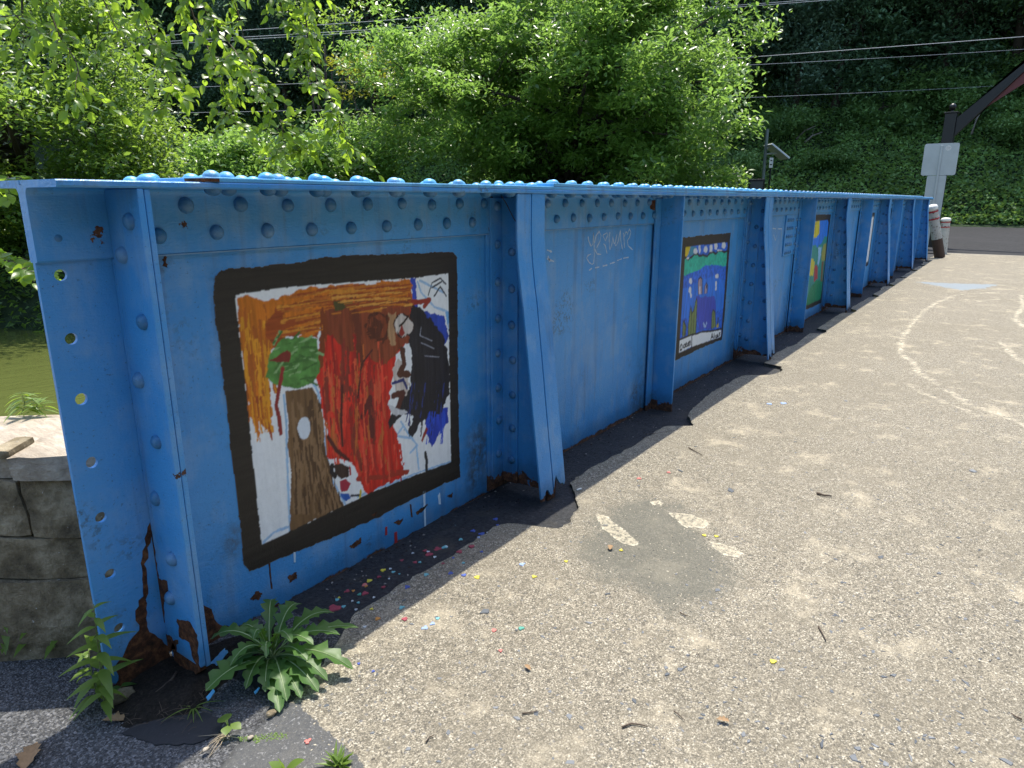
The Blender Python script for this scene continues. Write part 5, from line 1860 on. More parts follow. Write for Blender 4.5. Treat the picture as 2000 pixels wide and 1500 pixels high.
rng = np.random.default_rng(31)
tb = np.array([-2.4, 7.6, -2.0])
near = empty('overhanging_tree', tuple(tb), 'near tree whose hanging branches of large bright leaves dip in at upper left', 'tree')
ND = 6.0
BR = [([(330, -260), (360, -90), (395, 10), (440, 75), (500, 150), (540, 215), (556, 262), (602, 303)], 6.2, 1.0), ([(560, -160), (588, -40), (600, 60), (603, 110), (640, 175), (662, 235), (690, 292)], 6.4, 0.95),
      ([(60, -150), (80, -20), (112, 60), (148, 120), (165, 185)], 5.6, 0.8), ([(240, -150), (262, -20), (290, 55), (312, 110), (335, 165), (318, 215)], 6.0, 0.8), ([(420, -120), (450, -20), (470, 40), (478, 90), (490, 175)], 6.6, 0.7),
      ([(150, -180), (185, -40), (215, 30), (245, 95)], 5.8, 0.6), ([(602, 303), (560, 285), (540, 250)], 6.2, 0.7), ([(520, -130), (540, -30), (556, 45), (575, 60)], 6.3, 0.9), ([(340, -90), (380, 40), (420, 120), (440, 190), (450, 240)], 6.5, 0.8),
      ([(-160, 430), (-80, 470), (-20, 500), (30, 515), (55, 530)], 5.2, 0.9), ([(-120, 330), (-60, 350), (0, 345), (40, 350)], 5.4, 0.8), ([(-200, 60), (-60, 40), (30, 30), (70, 70)], 5.5, 0.7)]
bm_, lv = MB(), MB()
twigs_mb = MB()
limb_hub = np.array([0.8, 6.6, 4.6])
bm_.tube([tb, tb + [0.3, -0.2, 2.2], [-1.0, 7.0, 3.6], limb_hub, [2.4, 6.0, 5.0], [4.0, 5.0, 5.1]], [0.26, 0.22, 0.17, 0.12, 0.07, 0.04], 10)
bm_.tube([tb + [0.1, -0.1, 1.2], [-1.4, 7.0, 0.6], at_dist(-160, 430, 5.2)], [0.12, 0.07, 0.02], 8)
lim_pts = [limb_hub, np.array([2.4, 6.0, 5.0]), np.array([4.0, 5.0, 5.1]), np.array([-1.0, 7.0, 3.6])]
for px, dist, dens in BR:
    pts = [at_dist(u, v, dist + 0.25 * math.sin(i)) for i, (u, v) in enumerate(px)]
    if px[0][1] < 0:
        h = min(lim_pts, key=lambda q: np.linalg.norm(q - pts[0]))
        bm_.tube([h, (h + pts[0]) / 2 + [0, 0, 0.15], pts[0]], [0.03, 0.018, 0.009], 6)
    twigs_mb.tube(pts, np.linspace(0.008, 0.002, len(pts)), 5)
    side0 = 0
    for a, b in zip(pts[:-1], pts[1:]):
        L = np.linalg.norm(b - a)
        ax = (b - a) / L
        for j in range(max(1, int(L / 0.042 * dens))):
            q = a + (b - a) * rng.uniform()
            an = rng.uniform(0, 6.28)
            hd = np.array([math.cos(an), math.sin(an), rng.uniform(-0.5, 0.3)])
            hd = hd + ax * 0.9
            hd /= np.linalg.norm(hd)
            sl_ = rng.uniform(0.08, 0.30)
            e = q + hd * sl_ + np.array([0, 0, -0.25 * sl_])
            m_ = (q + e) / 2 + np.array([0, 0, 0.03])
            twigs_mb.tube([q, m_, e], [0.0026, 0.002, 0.001], 4)
            nl = int(sl_ / 0.032) + 1
            for i2 in range(nl + 1):
                t_ = (i2 + 0.6) / (nl + 0.6)
                p_ = bez3(q, m_, e, min(1, t_))
                sdv = np.cross(hd, [0, 0, 1.0]) * (1 if i2 % 2 else -1)
                dd = sdv * 0.9 + hd * 0.6 + np.array([0, 0, -0.08]) + rng.normal(0, 0.3, 3)
                if i2 == nl: dd = hd + [0, 0, -0.3]
                Vv, Ff = leaf_blade(rng.uniform(0.050, 0.100), rng.uniform(0.032, 0.056), 5, rng.uniform(0.05, 0.4), rng.uniform(0.05, 0.5))
                upv = np.array([-0.45, -0.55, 0.70]) + rng.normal(0, 0.45, 3)
                lv.add(place(Vv, p_, dd, upv / np.linalg.norm(upv)), Ff)
bm_.build('trunk', M['bark'], near, sm=True)
twigs_mb.build('twigs', M['twig'], near, sm=True)['kind'] = 'stuff'
cr = lv.build('crown', M['leaf_near'], near, sm=True)

# ------------------------------------------------------------------ weeds
M['weed_dark'] = mat_leaf('weed_leaf_dark', (0.045, 0.11, 0.026), (0.080, 0.165, 0.036), 0.34, (0.22, 0.44, 0.04), 0.45, 0.4, 0.0)
M['weed_light'] = mat_leaf('weed_leaf_light', (0.09, 0.16, 0.03), (0.16, 0.24, 0.045), 0.42, (0.38, 0.56, 0.05), 0.42, 0.45, 0.0)
M['midrib'] = mat_plain('pale_midrib', (0.26, 0.34, 0.15), 0.5, 0.1)
rng = np.random.default_rng(51)


def bez(a, b, c, t):
    return a * (1 - t) ** 2 + 2 * b * t * (1 - t) + c * t * t


def lobed_leaf(base, tip, arch, W, r):
    """long toothed rosette leaf following an arched midrib"""
    n = 18
    mid = (base + tip) / 2 + np.array([0, 0, arch])
    side = np.cross(tip - base, [0, 0, 1.0])
    side /= np.linalg.norm(side) + 1e-9
    tw = r.uniform(-0.35, 0.35)
    V, F, rib = [], [], []
    for i in range(n + 1):
        t = i / n
        p = bez(base, mid, tip, t)
        tan = bez(base, mid, tip, min(1, t + 0.02)) - bez(base, mid, tip, max(0, t - 0.02))
        tan /= np.linalg.norm(tan)
        nz_ = np.cross(side, tan)
        if nz_[2] < 0: nz_ = -nz_
        w = W * 0.5 * (0.08 + 0.92 * math.sin(math.pi * min(1, max(0, (t - 0.08) / 0.92)) ** 1.25) ** 0.8) * (1 if t < 0.99 else 0.1)
        wl = w * (1 + (0.34 if i % 3 == 0 else -0.38 if i % 3 == 1 else 0.02) * (1 if t > 0.15 else 0.2)) * r.uniform(0.92, 1.08)
        wr = w * (1 + (0.34 if (i + 1) % 3 == 0 else -0.38 if (i + 1) % 3 == 1 else 0.02)) * r.uniform(0.92, 1.08)
        fl = 0.25 + 0.12 * math.sin(i * 1.9)
        fr_ = 0.25 + 0.12 * math.sin(i * 1.7 + 1)
        V += [p + side * wl * math.cos(tw) + nz_ * (fl * wl), p + side * wl * 0.5 + nz_ * (fl * wl * 0.3), p, p - side * wr * 0.5 + nz_ * (fr_ * wr * 0.3), p - side * wr * math.cos(tw) + nz_ * (fr_ * wr)]
        rib.append(p + nz_ * 0.0012)
    for i in range(n):
        for k in range(4):
            a = 5 * i + k
            F.append((a, a + 1, a + 6, a + 5))
    return V, F, rib


dc = deck_pt(533, 1292)
dan = empty('rosette_weed', tuple(dc), 'big dark green toothed-leaf weed growing at the girder foot', 'weed')
TIPS = [((412, 1248), 0.10, .055), ((402, 1350), 0.06, .08), ((470, 1222), 0.10, .05), ((533, 1172), 0.10, .045), ((586, 1180), 0.12, .055), ((652, 1197), 0.08, .055), ((700, 1226), 0.05, .05), ((664, 1240), 0.07, .05), ((690, 1308), 0.03, .06), ((622, 1352), 0.02, .06),
        ((588, 1364), 0.015, .05), ((546, 1392), 0.01, .055), ((518, 1352), 0.03, .045), ((440, 1318), 0.05, .06), ((480, 1346), 0.03, .05), ((612, 1260), 0.12, .045), ((495, 1250), 0.12, .035), ((570, 1255), 0.13, .04), ((640, 1330), 0.03, .05), ((450, 1300), 0.08, .045), ((560, 1370), 0.02, .05), ((520, 1285), 0.11, .03), ((600, 1290), 0.09, .045), ((470, 1290), 0.03, .05)]
for (u, v), h, W in TIPS:
    tip = on_z(u, v, h + dc[2])
    r_ = np.random.default_rng(int(u + v))
    Vv, Ff, rib = lobed_leaf(dc + r_.normal(0, 0.006, 3) * [1, 1, 0] + [0, 0, 0.012], tip, 0.05 + 0.05 * r_.uniform() + h * 0.25, W, r_)
    mb = MB()
    mb.add(Vv, Ff)
    o = mb.build('leaf', M['weed_dark'], dan, sm=True)
    mb = MB()
    mb.tube(rib, np.linspace(0.0026, 0.0006, len(rib)), 5)
    mb.build('midrib', M['midrib'], o)


def stem_weed(base, tip, pairs, L, W, label, mat, seed, lean=0.0, shape='lance', name='weed', group=None, cat='weed', clear_low=0.12):
    r = np.random.default_rng(seed)
    base, tip = np.array(base, float), np.array(tip, float)
    t = empty(name, tuple(base), label, cat, group)
    mid = (base + tip) / 2 + r.normal(0, 0.02, 3) * [1, 1, 0]
    pts = [bez(base, mid, tip, q) for q in np.linspace(0, 1, 8)]
    mb = MB()
    hgt = np.linalg.norm(tip - base)
    mb.tube(pts, np.linspace(0.0035, 0.0012, 8) * (0.6 + hgt), 6)
    mb.build('stem', M['stalk'], t, sm=True)
    a = r.uniform(0, 6)
    me_cache = []
    for i in range(pairs):
        q = clear_low + (1 - clear_low) * (i + 0.5) / pairs
        p = bez(base, mid, tip, q)
        a += 1.6
        sc = 0.55 + 0.6 * math.sin(math.pi * min(1, q * 0.85 + 0.15))
        for s in (0, math.pi):
            d = np.array([math.cos(a + s), math.sin(a + s), r.uniform(-0.25, 0.55)])
            Vv, Ff = leaf_blade(L * sc * r.uniform(0.8, 1.2), W * sc, 6, r.uniform(0.1, 0.4), r.uniform(0.2, 0.6), 0.0, shape)
            mb = MB()
            mb.add(place(Vv, p, d), Ff)
            mb.build('leaf', mat, t, sm=True)
    return t


# tall weed climbing beside the end plate, with its neighbours
wb = on_z(208, 1398, -0.02)
stem_weed(wb, on_y(183, 1180, wb[1]), 12, 0.075, 0.024, 'tall lance-leaved weed at the very end of the girder', M['weed_light'], 61)
wb2 = on_z(196, 1372, -0.02)
stem_weed(wb2, on_y(172, 1262, wb2[1] + 0.02), 7, 0.062, 0.021, 'shorter lance-leaved weed close behind the tallest one', M['weed_light'], 62)
wb3 = on_z(232, 1372, -0.01)
stem_weed(wb3, on_y(240, 1340, wb3[1]), 2, 0.055, 0.024, 'tiny two-leaved sprout in front of the rusted end plate', M['weed_dark'], 63)
for i, (u, v, h, n_, lab) in enumerate(((15, 1262, 0.135, 8, 'bushy weed at the foot of the stone wall, leftmost of the row'), (62, 1262, 0.10, 5, 'upright weed at the wall foot, second in the row'), (118, 1258, 0.065, 5, 'smallest weed at the wall foot beside the girder'))):
    b_ = on_z(u, v, 0.0)
    b_[:2] -= wn_ * 0.015
    stem_weed(b_, b_ + [0.01, -0.03, h], n_, 0.062, 0.020, lab, M['weed_light'], 70 + i)
for i, (u, v, vt, lab) in enumerate(((42, 808, 766, 'feathery bright weed growing on top of the wall'), (72, 806, 786, 'little weed sprig on the wall top next to the feathery one'))):
    b_ = on_z(u, v, 0.648)
    tp_ = at_dist(u - 3, vt, math.hypot(b_[0], b_[1]))
    stem_weed(b_, tp_, 9 - 3 * i, 0.075, 0.013, lab, M['weed_light'], 80 + i)
b_ = deck_pt(447, 1424)
t = empty('seedling', tuple(b_), 'round-leaved seedling on the dark tar near the corner', 'weed')
for i, (u, v, L, W) in enumerate(((434, 1403, 0.03, 0.026), (441, 1396, 0.032, 0.03), (462, 1415, 0.034, 0.027), (441, 1426, 0.03, 0.027))):
    tip = on_z(u, v, 0.02)
    Vv, Ff = leaf_blade(L, W, 6, 0.1, 0.2, 0, 'round')
    d = tip - (b_ + [0, 0, 0.018])
    mb = MB()
    mb.add(place(Vv, (b_ + [0, 0, 0.018]) + d * 0.35, d * [1, 1, 0.3]), Ff)
    mb.tube([b_, b_ + [0, 0, 0.018] + d * 0.36], 0.0012, 5)
    mb.build('leaf', M['weed_light'], t, sm=True)
b_ = on_z(556, 1512, -0.012)
t = empty('broadleaf_weed', tuple(b_), 'broad smooth-leaved weed at the bottom edge of the photo', 'weed')
for u, v, L, W, h in ((590, 1482, 0.075, 0.034, 0.03), (528, 1488, 0.055, 0.03, 0.02), (548, 1480, 0.055, 0.024, 0.04), (560, 1540, 0.06, 0.03, 0.02)):
    tip = on_z(u, v, h)
    d = tip - b_
    Vv, Ff = leaf_blade(np.linalg.norm(d), W, 7, 0.25, 0.15, 0, 'ovate')
    mb = MB()
    mb.add(place(Vv, b_ + [0, 0, 0.004], d), Ff)
    mb.build('leaf', M['weed_light'], t, sm=True)
b_ = on_z(664, 1500, -0.012)
t = empty('tufted_weed', tuple(b_), 'small bright tuft of narrow leaves at the bottom edge on the tan concrete', 'weed')
r_ = np.random.default_rng(91)
for i in range(34):
    a = r_.uniform(0, 6.28)
    d = np.array([math.cos(a) * 0.7, math.sin(a) * 0.7, r_.uniform(0.2, 1.4)])
    Vv, Ff = leaf_blade(r_.uniform(0.025, 0.055), 0.008, 4, 0.3, 0.3, 0, 'lance')
    mb = MB()
    mb.add(place(Vv, b_ + r_.normal(0, 0.006, 3) * [1, 1, 0.3] + [0, 0, 0.004], d), Ff)
    mb.build('leaf', M['weed_light'], t, sm=True)
# grass blades by the rusted foot
b_ = on_z(378, 1384, -0.014)
t = empty('grass_tuft', tuple(b_), 'thin grass tuft on the tar by the rusted stiffener foot', 'weed')
for i in range(7):
    a = r_.uniform(0, 6.28)
    Vv, Ff = leaf_blade(r_.uniform(0.04, 0.08), 0.004, 6, 0.3, 0.7, 0, 'lance')
    mb = MB()
    mb.add(place(Vv, b_, [math.cos(a), math.sin(a), 0.9]), Ff)
    mb.build('blade', M['weed_light'], t, sm=True)

# ------------------------------------------------------------------ stones, chips, paint spots, litter
rng = np.random.default_rng(71)
g = Mat('slate_chip')
c = g.mix(g.n('ShaderNodeObjectInfo').outputs['Random'], (0.060, 0.070, 0.082), (0.17, 0.18, 0.19))
M['chip'] = g.done(g.bsdf(g.mix(0.35, c, g.mix(g.noise(70, 4), (0.5, 0.5, 0.5), (1.3, 1.3, 1.3)), 'MULTIPLY'), 0.65, g.bump(g.noise(120, 3), 0.3, 0.003), 0.4))
chips = []
for i in range(12):
    n = rng.integers(5, 8)
    an = np.sort(rng.uniform(0, 6.28, n))
    rr = rng.uniform(0.6, 1.0, n)
    asp = rng.uniform(0.35, 0.75)
    A = [(r * math.cos(a), r * math.sin(a) * asp, -0.1) for a, r in zip(an, rr)]
    B = [(x * 0.86, y * 0.86, rng.uniform(0.05, 0.14)) for x, y, z in A]
    mb = MB()
    mb.prism(A, B)
    me = mb.mesh('stone')
    me.materials.append(M['chip'])
    chips.append(me)
cnt = 0
while cnt < 290:
    u, v = rng.uniform(620, 2000), rng.uniform(700, 1500)
    w = ((u - 700) / 1300) * 0.75 + ((v - 800) / 700) * 0.35
    if rng.uniform() > w: continue
    p = deck_pt(u, v)
    if p[1] > float(tar_edge(p[0])) - 0.03: continue
    s = rng.choice([0.006, 0.008, 0.010, 0.013, 0.017], p=[.40, .30, .18, .09, .03]) * rng.uniform(0.9, 1.5) * (1.4 if v < 1000 else 1.15)
    o = link('stone', chips[cnt % 12], walkway)
    o.matrix_basis = Matrix.LocRotScale(Vector((p[0], p[1], zdeck(p[0]) + 0.0002)), Matrix.Rotation(rng.uniform(0, 6.28), 3, 'Z').to_quaternion(), Vector((s, s, s * 0.8)))
    cnt += 1


def scatter_chips(name, n, xr, yr, smin, smax, zf, mat, cond=None, flat=0.35, seed=1):
    r = np.random.default_rng(seed)
    x = r.uniform(*xr, n)
    y = r.uniform(*yr, n)
    if cond is not None:
        k = cond(x, y)
        x, y = x[k], y[k]
    n = len(x)
    s = smin + (smax - smin) * r.uniform(0, 1, n) ** 2.5
    a = r.uniform(0, 6.28, n)
    z = zf(x)
    V = []
    for j in range(4):
        aj = a + j * math.pi / 2 + r.uniform(-0.4, 0.4, n)
        rr = s * (1 if j % 2 else 0.6) * r.uniform(0.7, 1.1, n)
        V.append(np.column_stack([x + rr * np.cos(aj), y + rr * np.sin(aj), z - 0.0005]))
    V.append(np.column_stack([x + r.uniform(-.2, .2, n) * s, y + r.uniform(-.2, .2, n) * s, z + s * flat]))
    V = np.stack(V, 1).reshape(-1, 3)
    i = np.arange(n) * 5
    F = np.concatenate([np.stack([i + k, i + (k + 1) % 4, i + 4], -1) for k in range(4)])
    return np_mesh(name, V, F)


g = Mat('fine_aggregate')
c = g.ramp(g.isl, [(0.0, (0.05, 0.048, 0.046)), (0.45, (0.12, 0.105, 0.082)), (0.65, (0.28, 0.245, 0.18)), (1.0, (0.50, 0.45, 0.35))])
M['aggr'] = g.done(g.bsdf(c, 0.85, None, 0.3))
o = link('fine_aggregate', scatter_chips('fine_aggregate', 26000, (0.9, 4.5), (-1.8, 1.6), 0.0016, 0.0062, lambda x: zdeck(x) + 0.0006, M['aggr'], lambda x, y: (y < tar_edge(x) - 0.01) & (y > -0.35 * x - 0.1), 0.28, 2), walkway, M['aggr'])
o['kind'] = 'stuff'
g = Mat('slate_fragment')
M['frag'] = g.done(g.bsdf(g.ramp(g.isl, [(0.0, (0.055, 0.062, 0.072)), (0.7, (0.13, 0.14, 0.152)), (1.0, (0.24, 0.22, 0.19))]), 0.7, None, 0.35))
o = link('slate_fragments', scatter_chips('slate_fragments', 5200, (0.95, 7.5), (-2.6, 1.4), 0.0035, 0.0115, lambda x: zdeck(x) + 0.0012, None, lambda x, y: (y < tar_edge(x) - 0.05) & (np.random.default_rng(12).uniform(0, 1, len(x)) < 0.18 + 0.75 * np.clip((0.9 - y) / 1.6, 0, 1)), 0.22, 14), walkway, M['frag'])
o['kind'] = 'stuff'
g = Mat('asphalt_chip')
c = g.ramp(g.isl, [(0.0, (0.022, 0.023, 0.026)), (0.7, (0.075, 0.077, 0.083)), (1.0, (0.20, 0.20, 0.21))])
M['achip'] = g.done(g.bsdf(c, 0.7, None, 0.4))
o = link('asphalt_chips', scatter_chips('asphalt_chips', 9000, (0.2, 0.95), (1.0, 2.5), 0.003, 0.0085, lambda x: x * 0 - 0.015, M['achip'], lambda x, y: (fbm(np.stack([x, y], -1), 5, 3) > 0.40) & (y - 2.33 < -(x - 0.6) * 1.2), 0.55, 4), asphalt, M['achip'])
o['kind'] = 'stuff'
g = Mat('dirt_crumb')
M['crumb'] = g.done(g.bsdf(g.ramp(g.isl, [(0.0, (0.012, 0.010, 0.009)), (0.75, (0.055, 0.040, 0.030)), (1.0, (0.30, 0.28, 0.25))]), 0.9, None, 0.2))
o = link('rust_crumbs', scatter_chips('rust_crumbs', 5200, (0.72, 8), (1.60, 1.90), 0.002, 0.010, lambda x: zdeck(x) - 0.010 - 0.018 * np.clip((x - 2.4) / 1.2, 0, 1), M['crumb'], lambda x, y: np.random.default_rng(3).uniform(0, 1, len(x)) < 0.25 + 3.0 * np.clip(y - 1.74, 0, 1) / 0.16 * 0.33, 0.6, 6), tar, M['crumb'])
o['kind'] = 'stuff'

# paint drips
PC = {'r': (0.34, 0.025, 0.05), 'p': (0.60, 0.16, 0.13), 'b': (0.03, 0.08, 0.40), 'l': (0.30, 0.42, 0.70), 't': (0.16, 0.48, 0.52), 'y': (0.72, 0.60, 0.03), 'w': (0.66, 0.70, 0.72), 'o': (0.62, 0.25, 0.03), 'g': (0.05, 0.32, 0.24), 'k': (0.03, 0.16, 0.42)}
PM = {k: mat_plain('paint_spot_' + k, tuple(0.75 * q + 0.03 for q in c), 0.6, 0.35, 60, 0.3, 200) for k, c in PC.items()}
SPOTS = [(652, 1187, 12, 'r'), (671, 1184, 4, 't'), (658, 1170, 4, 't'), (662, 1166, 3, 'y'), (678, 1154, 5, 'r'), (688, 1173, 2.5, 'w'), (713, 1158, 6, 'r'), (712, 1141, 5, 'p'), (721, 1133, 5, 'y'), (715, 1144, 3, 'o'), (702, 1160, 4, 'g'), (748, 1113, 5, 'y'), (740, 1126, 4, 'r'), (768, 1117, 4, 't'), (762, 1110, 2.5, 'w'),
         (749, 1146, 4, 'r'), (700, 1176, 3, 't'), (785, 1093, 4, 'r'), (811, 1097, 4, 'r'), (820, 1097, 3, 't'), (838, 1082, 8, 'r'), (855, 1071, 8, 'r'), (869, 1068, 6, 't'), (872, 1067, 3, 'w'), (849, 1087, 3, 'w'), (836, 1077, 3, 'w'), (830, 1075, 4, 'r'), (891, 1025, 3, 't'), (900, 1053, 4, 't'), (924, 1036, 5, 'b'), (941, 1042, 6, 'b'),
         (968, 1013, 5, 'b'), (953, 1039, 2.5, 'w'), (921, 1068, 6, 'r'), (897, 1078, 6, 'r'), (941, 1078, 3, 'b'), (972, 1025, 3, 'b'), (880, 1120, 5, 'b'), (906, 1124, 5, 'b'), (832, 1123, 5, 't'), (795, 1147, 5, 'b'), (784, 1187, 5, 't'), (737, 1209, 5, 'o'), (790, 1210, 6, 'r'), (932, 1128, 6, 'y'), (830, 1227, 6, 'l'), (845, 1219, 5, 'l'), (855, 1209, 4, 't'),
         (1018, 1228, 6, 'g'), (965, 1232, 5, 'p'), (1043, 1127, 5, 'y'), (1020, 1103, 6, 'l'), (1106, 1097, 4, 'y'), (1213, 1075, 4, 'y'), (1376, 1046, 4, 'y'), (1399, 1048, 4, 'y'), (1248, 935, 5, 'p'), (1306, 923, 4, 'p'), (701, 1297, 3, 'b'), (729, 1312, 3, 'b'), (1510, 1293, 6, 'y'), (601, 1449, 6, 'p'), (978, 1272, 4, 'p'), (1503, 789, 5, 'l'), (1530, 788, 6, 'l'),
         (760, 1130, 2, 'w'), (780, 1120, 2, 't'), (806, 1080, 2.5, 'w'), (730, 1166, 2.5, 'w'), (695, 1190, 2.5, 'w'), (690, 1153, 3, 'o'), (865, 1101, 3, 'r'), (885, 1090, 2.5, 'b'), (935, 1050, 3, 'l'), (905, 1100, 3, 't'), (712, 1225, 3, 'w'), (726, 1190, 3, 'y')]


def zsurf(x, y):
    on_tar = y > float(tar_edge(x)) - 0.004
    if not on_tar: return zdeck(x) + 0.0032
    q = np.array([[x, y]])
    return float(zdeck(x) - 0.010 - 0.018 * np.clip((x - 2.4) / 1.2, 0, 1) + 0.018 * (fbm(q, 9, 4)[0] - 0.5)) + 0.003


for u, v, r, k in SPOTS:
    p = deck_pt(u, v)
    s = 0.78 * r * np.linalg.norm(p - EYEP) / FPX
    on_tar = p[1] > float(tar_edge(p[0])) - 0.004
    if on_tar: p = on_z(u, v, zsurf(p[0], p[1]))
    z = zsurf(p[0], p[1])
    n = 13
    ph = rng.uniform(0, 6)
    pts = []
    for i in range(n):
        a = 2 * math.pi * i / n
        rr = s * (1 + 0.25 * math.sin(3 * a + ph) + rng.uniform(-0.22, 0.22))
        pts.append((p[0] + rr * math.cos(a) * 1.25, p[1] + rr * math.sin(a) * 1.1))
    mb = MB()
    mb.prism([(x, y, z - 0.003) for x, y in pts], [(p[0] + (x - p[0]) * 0.93, p[1] + (y - p[1]) * 0.93, z) for x, y in pts])
    mb.build('paint_spot', PM[k], tar if on_tar else walkway)

# dark soil heaped at the girder foot and a smooth tar patch in front of it
SOIL = [on_z(u, v, -0.012)[:2] for u, v in ((205, 1385), (240, 1425), (320, 1412), (400, 1388), (430, 1345), (560, 1240), (545, 1195), (470, 1235), (400, 1260), (330, 1270), (250, 1290), (215, 1340))]
gx, gy = np.meshgrid(np.arange(0.66, 1.35, 0.008), np.arange(1.45, 1.97, 0.008), indexing='ij')
P2 = np.stack([gx.ravel(), gy.ravel()], -1)
sdv_ = poly_sd(P2, SOIL) + 0.03 * (fbm(P2, 14, 3) - 0.5)
hz_ = -0.020 + 0.034 * np.clip(sdv_ / 0.07, 0, 1) * (0.45 + 0.8 * fbm(P2, 22, 5)) + 0.010 * (fbm(P2, 60, 6, 2) - 0.5)
Fg = grid_faces(*gx.shape)
Fg = Fg[(sdv_[Fg] > -0.004).all(1)]
us = np.unique(Fg)
ix = np.full(len(P2), -1)
ix[us] = np.arange(len(us))
g = Mat('dark_soil')
n1 = g.noise(120, 5, 0.7)
M['dsoil'] = g.done(g.bsdf(g.ramp(n1, [(0.35, (0.009, 0.008, 0.007)), (0.6, (0.028, 0.023, 0.018)), (0.78, (0.085, 0.07, 0.055))]), 0.95, g.bump(n1, 0.9, 0.01), 0.2))
tag(link('soil', np_mesh('soil', np.column_stack([P2, hz_])[us], ix[Fg], sm=True), None, M['dsoil']), 'dark crumbly soil heaped at the rusted girder foot', None, None, 'stuff')
M['tarpatch'] = mat_plain('smooth_tar', (0.020, 0.021, 0.024), 0.7, 0.3, 12, 0.4, 70)
tp2 = jag([on_z(u, v, -0.012)[:2] for u, v in ((238, 1432), (275, 1410), (335, 1400), (400, 1392), (438, 1408), (425, 1436), (380, 1452), (310, 1455))], 0.012, 0.003, rng)
mb = MB()
mb.prism([(x, y, -0.016) for x, y in tp2], [(x, y, -0.0115) for x, y in tp2])
mb.build('tar_patch', M['tarpatch'], asphalt)
r_ = np.random.default_rng(15)
mb = MB()
for i in range(60):
    q = on_z(r_.uniform(225, 420), r_.uniform(1330, 1420), -0.004)
    a = r_.uniform(0, 6.28)
    d = np.array([math.cos(a), math.sin(a), r_.uniform(-.1, .2)]) * r_.uniform(0.01, 0.05)
    mb.tube([q, q + d * 0.5 + [0, 0, 0.004], q + d], [0.0009, 0.0008, 0.0004], 4)
tag(mb.build('litter', M['twig']), 'fine dry stalks and bits scattered over the dark soil', None, None, 'stuff')

# loose flakes of blue paint, pebbles, dead leaves, twigs
M['flake'] = M['paint_top']
for (u, v, s, lab) in ((428, 1296, 0.030, 'curled flake of blue paint under the big weed'), (412, 1362, 0.014, 'small blue paint flake at the tip of a weed leaf'), (502, 1352, 0.009, 'tiny blue paint flake below the big weed')):
    p = on_z(u, v, 0.0)
    mb = MB()
    pts = jag([(p[0] - s, p[1] - s * 0.5), (p[0] + s * 0.8, p[1] - s * 0.4), (p[0] + s, p[1] + s * 0.4), (p[0] - s * 0.6, p[1] + s * 0.5)], 0.008, 0.002, rng)
    mb.prism([(x, y, 0.0 + (x - p[0] + s) * 0.5) for x, y in pts], [(x, y, 0.0025 + (x - p[0] + s) * 0.5) for x, y in pts])
    tag(mb.build('paint_flake', M['flake']), lab, 'paint flake')


def pebble(u, v, r, lab, mat):
    p = on_z(u, v, -0.004)
    mb = MB()
    n, m_ = 10, 6
    vs = []
    for j in range(m_ + 1):
        th = math.pi * j / m_
        for i in range(n):
            a = 2 * math.pi * i / n
            k = 1 + 0.18 * math.sin(3 * a + j) * math.sin(th)
            vs.append((p[0] + r * k * 1.3 * math.sin(th) * math.cos(a), p[1] + r * k * math.sin(th) * math.sin(a), p[2] + r * 0.55 + r * 0.6 * math.cos(th)))
    mb.add(vs, [(j * n + i, (j + 1) * n + i, (j + 1) * n + (i + 1) % n, j * n + (i + 1) % n) for j in range(m_) for i in range(n)])
    tag(mb.build('pebble', mat, sm=True), lab, 'pebble')


pebble(530, 1397, 0.012, 'grey pebble under the lowest leaf of the big weed', M['stone'])
pebble(489, 1443, 0.007, 'pale pebble on the tar below the round-leaved seedling', M['cap'])
pebble(402, 1466, 0.007, 'pale pebble on the asphalt near dry roots', M['cap'])
pebble(236, 1368, 0.028, 'grey lump of stone at the rusted end plate foot', M['stone'])
M['dead'] = mat_plain('dead_leaf', (0.26, 0.165, 0.085), 0.8, 0.35, 60, 0.4, 150)
for (u, v, L, a, lab) in ((1192, 1072, 0.026, 0.4, 'dry curled brown leaf on the grey stain'), (1411, 1411, 0.022, 1.9, 'dry tan leaf on the concrete at lower right'), (1030, 1307, 0.018, 1.2, 'small reddish scrap of dead leaf mid-walkway'), (1240, 1418, 0.0, 0, ''),
                          (222, 1408, 0.040, 2.2, 'pale withered leaf beneath the tall weed'), (60, 1478, 0.06, 0.9, 'long orange dead leaf on the asphalt at lower left')):
    if not L: continue
    p = on_z(u, v, zdeck(0.9) + (0.004 if u > 600 else -0.016))
    p = deck_pt(u, v) + [0, 0, 0.005] if u > 600 else on_z(u, v, -0.014)
    Vv, Ff = leaf_blade(L * 1.6, L * 0.75, 7, 0.7, 0.02, 0.25, 'ovate', None)
    mb = MB()
    mb.add(place(Vv, p - np.array([math.cos(a), math.sin(a), 0]) * L * 0.8 + [0, 0, 0.002], [math.cos(a), math.sin(a), 0.03]), Ff)
    tag(mb.build('dead_leaf', M['dead'], sm=True), lab, 'dead leaf')
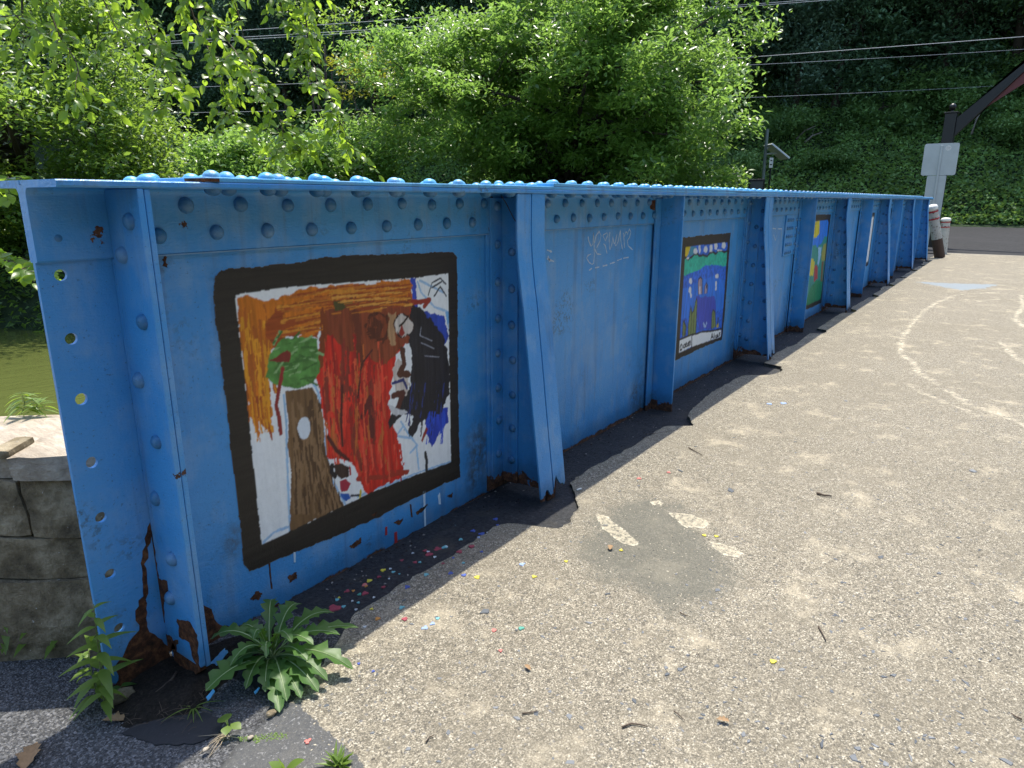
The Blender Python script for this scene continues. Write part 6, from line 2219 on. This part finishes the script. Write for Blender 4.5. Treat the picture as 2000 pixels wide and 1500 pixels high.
TW = [([(1215, 1423), (1232, 1416), (1250, 1418), (1265, 1422)], 0.0028, 'dark bent twig at the bottom of the walkway'), ([(1598, 1226), (1606, 1240), (1613, 1255)], 0.0032, 'short straight brown stick on the walkway at right'), ([(1316, 1391), (1330, 1402), (1337, 1409)], 0.0018, 'thin straight twig left of the dry tan leaf'),
      ([(832, 1452), (838, 1443), (848, 1438)], 0.0022, 'small hooked reddish twig near the bottom centre'), ([(1345, 876), (1356, 882), (1372, 891)], 0.0035, 'forked dark twig near the shadow edge'), ([(1595, 966), (1608, 970), (1624, 972)], 0.006, 'dark stubby bark piece in the middle of the walkway'),
      ([(1328, 1198), (1338, 1204), (1348, 1206)], 0.0022, 'fine curved twig below the grey stain'), ([(258, 1312), (262, 1322), (275, 1326)], 0.002, 'brittle twig at the end plate foot'), ([(1995, 1408), (1982, 1402), (1975, 1396)], 0.003, 'dark twig at the right edge of the walkway'),
      ([(1020, 1396), (1036, 1394), (1050, 1391)], 0.0022, 'pale thin stick lying left of the bent twig'), ([(1260, 850), (1290, 846), (1318, 842)], 0.0016, 'long thin straw lying across the shaded concrete')]
for px, r, lab in TW:
    mb = MB()
    mb.tube([deck_pt(u, v) + [0, 0, r * 1.1 + 0.002] for u, v in px], np.linspace(r, r * 0.5, len(px)), 6)
    tag(mb.build('twig', M['twig'], sm=True), lab, 'twig')
# dry roots beside the seedling, creeping stem at the end plate
mb = MB()
r_ = np.random.default_rng(5)
for i in range(11):
    u0, v0 = 440 + r_.uniform(-6, 6), 1435 + r_.uniform(-4, 4)
    u1, v1 = u0 - r_.uniform(10, 60), v0 + r_.uniform(2, 45)
    mb.tube([on_z(u0, v0, -0.012), on_z((u0 + u1) / 2 + r_.uniform(-6, 6), (v0 + v1) / 2, -0.004), on_z(u1, v1, -0.012)], [0.0014, 0.001, 0.0005], 5)
mb.tube([on_z(445, 1438, -0.012), on_z(470, 1442, -0.008), on_z(490, 1455, -0.012)], 0.0012, 5)
tag(mb.build('dry_roots', mat_plain('dry_roots', (0.33, 0.27, 0.19), 0.9, 0.2)), 'pale dry roots spread on the tar below the seedling', 'roots')
mb = MB()
mb.tube([on_z(238, 1400, -0.012), on_z(280, 1372, 0.0), on_z(310, 1350, 0.01), on_z(335, 1328, 0.01), on_z(345, 1312, 0.01)], [0.006, 0.006, 0.005, 0.004, 0.003], 7)
tag(mb.build('root', M['twig'], sm=True), 'thick brown root lying along the rusted foot of the girder', 'root')
p = deck_pt(1130, 958)
mb = MB()
mb.tube([p + [-0.012, 0.004, 0.006], p + [0.016, -0.006, 0.006]], 0.0045, 8)
tag(mb.build('cigarette_butt', M['clearwhite']), 'white cigarette butt on the shaded concrete beside the first bracket', 'litter')
# moss on the slate patch
mo = scatter_chips('moss', 500, (0.82, 0.90), (1.33, 1.46), 0.002, 0.006, lambda x: x * 0 - 0.006, None, lambda x, y: np.abs((y - 1.395) - (x - 0.86) * -1.0) < 0.02, 1.2, 9)
tag(link('moss', mo, None, M['weed_light']), 'yellow-green moss in a crack of the grey patch', None, None, 'stuff')
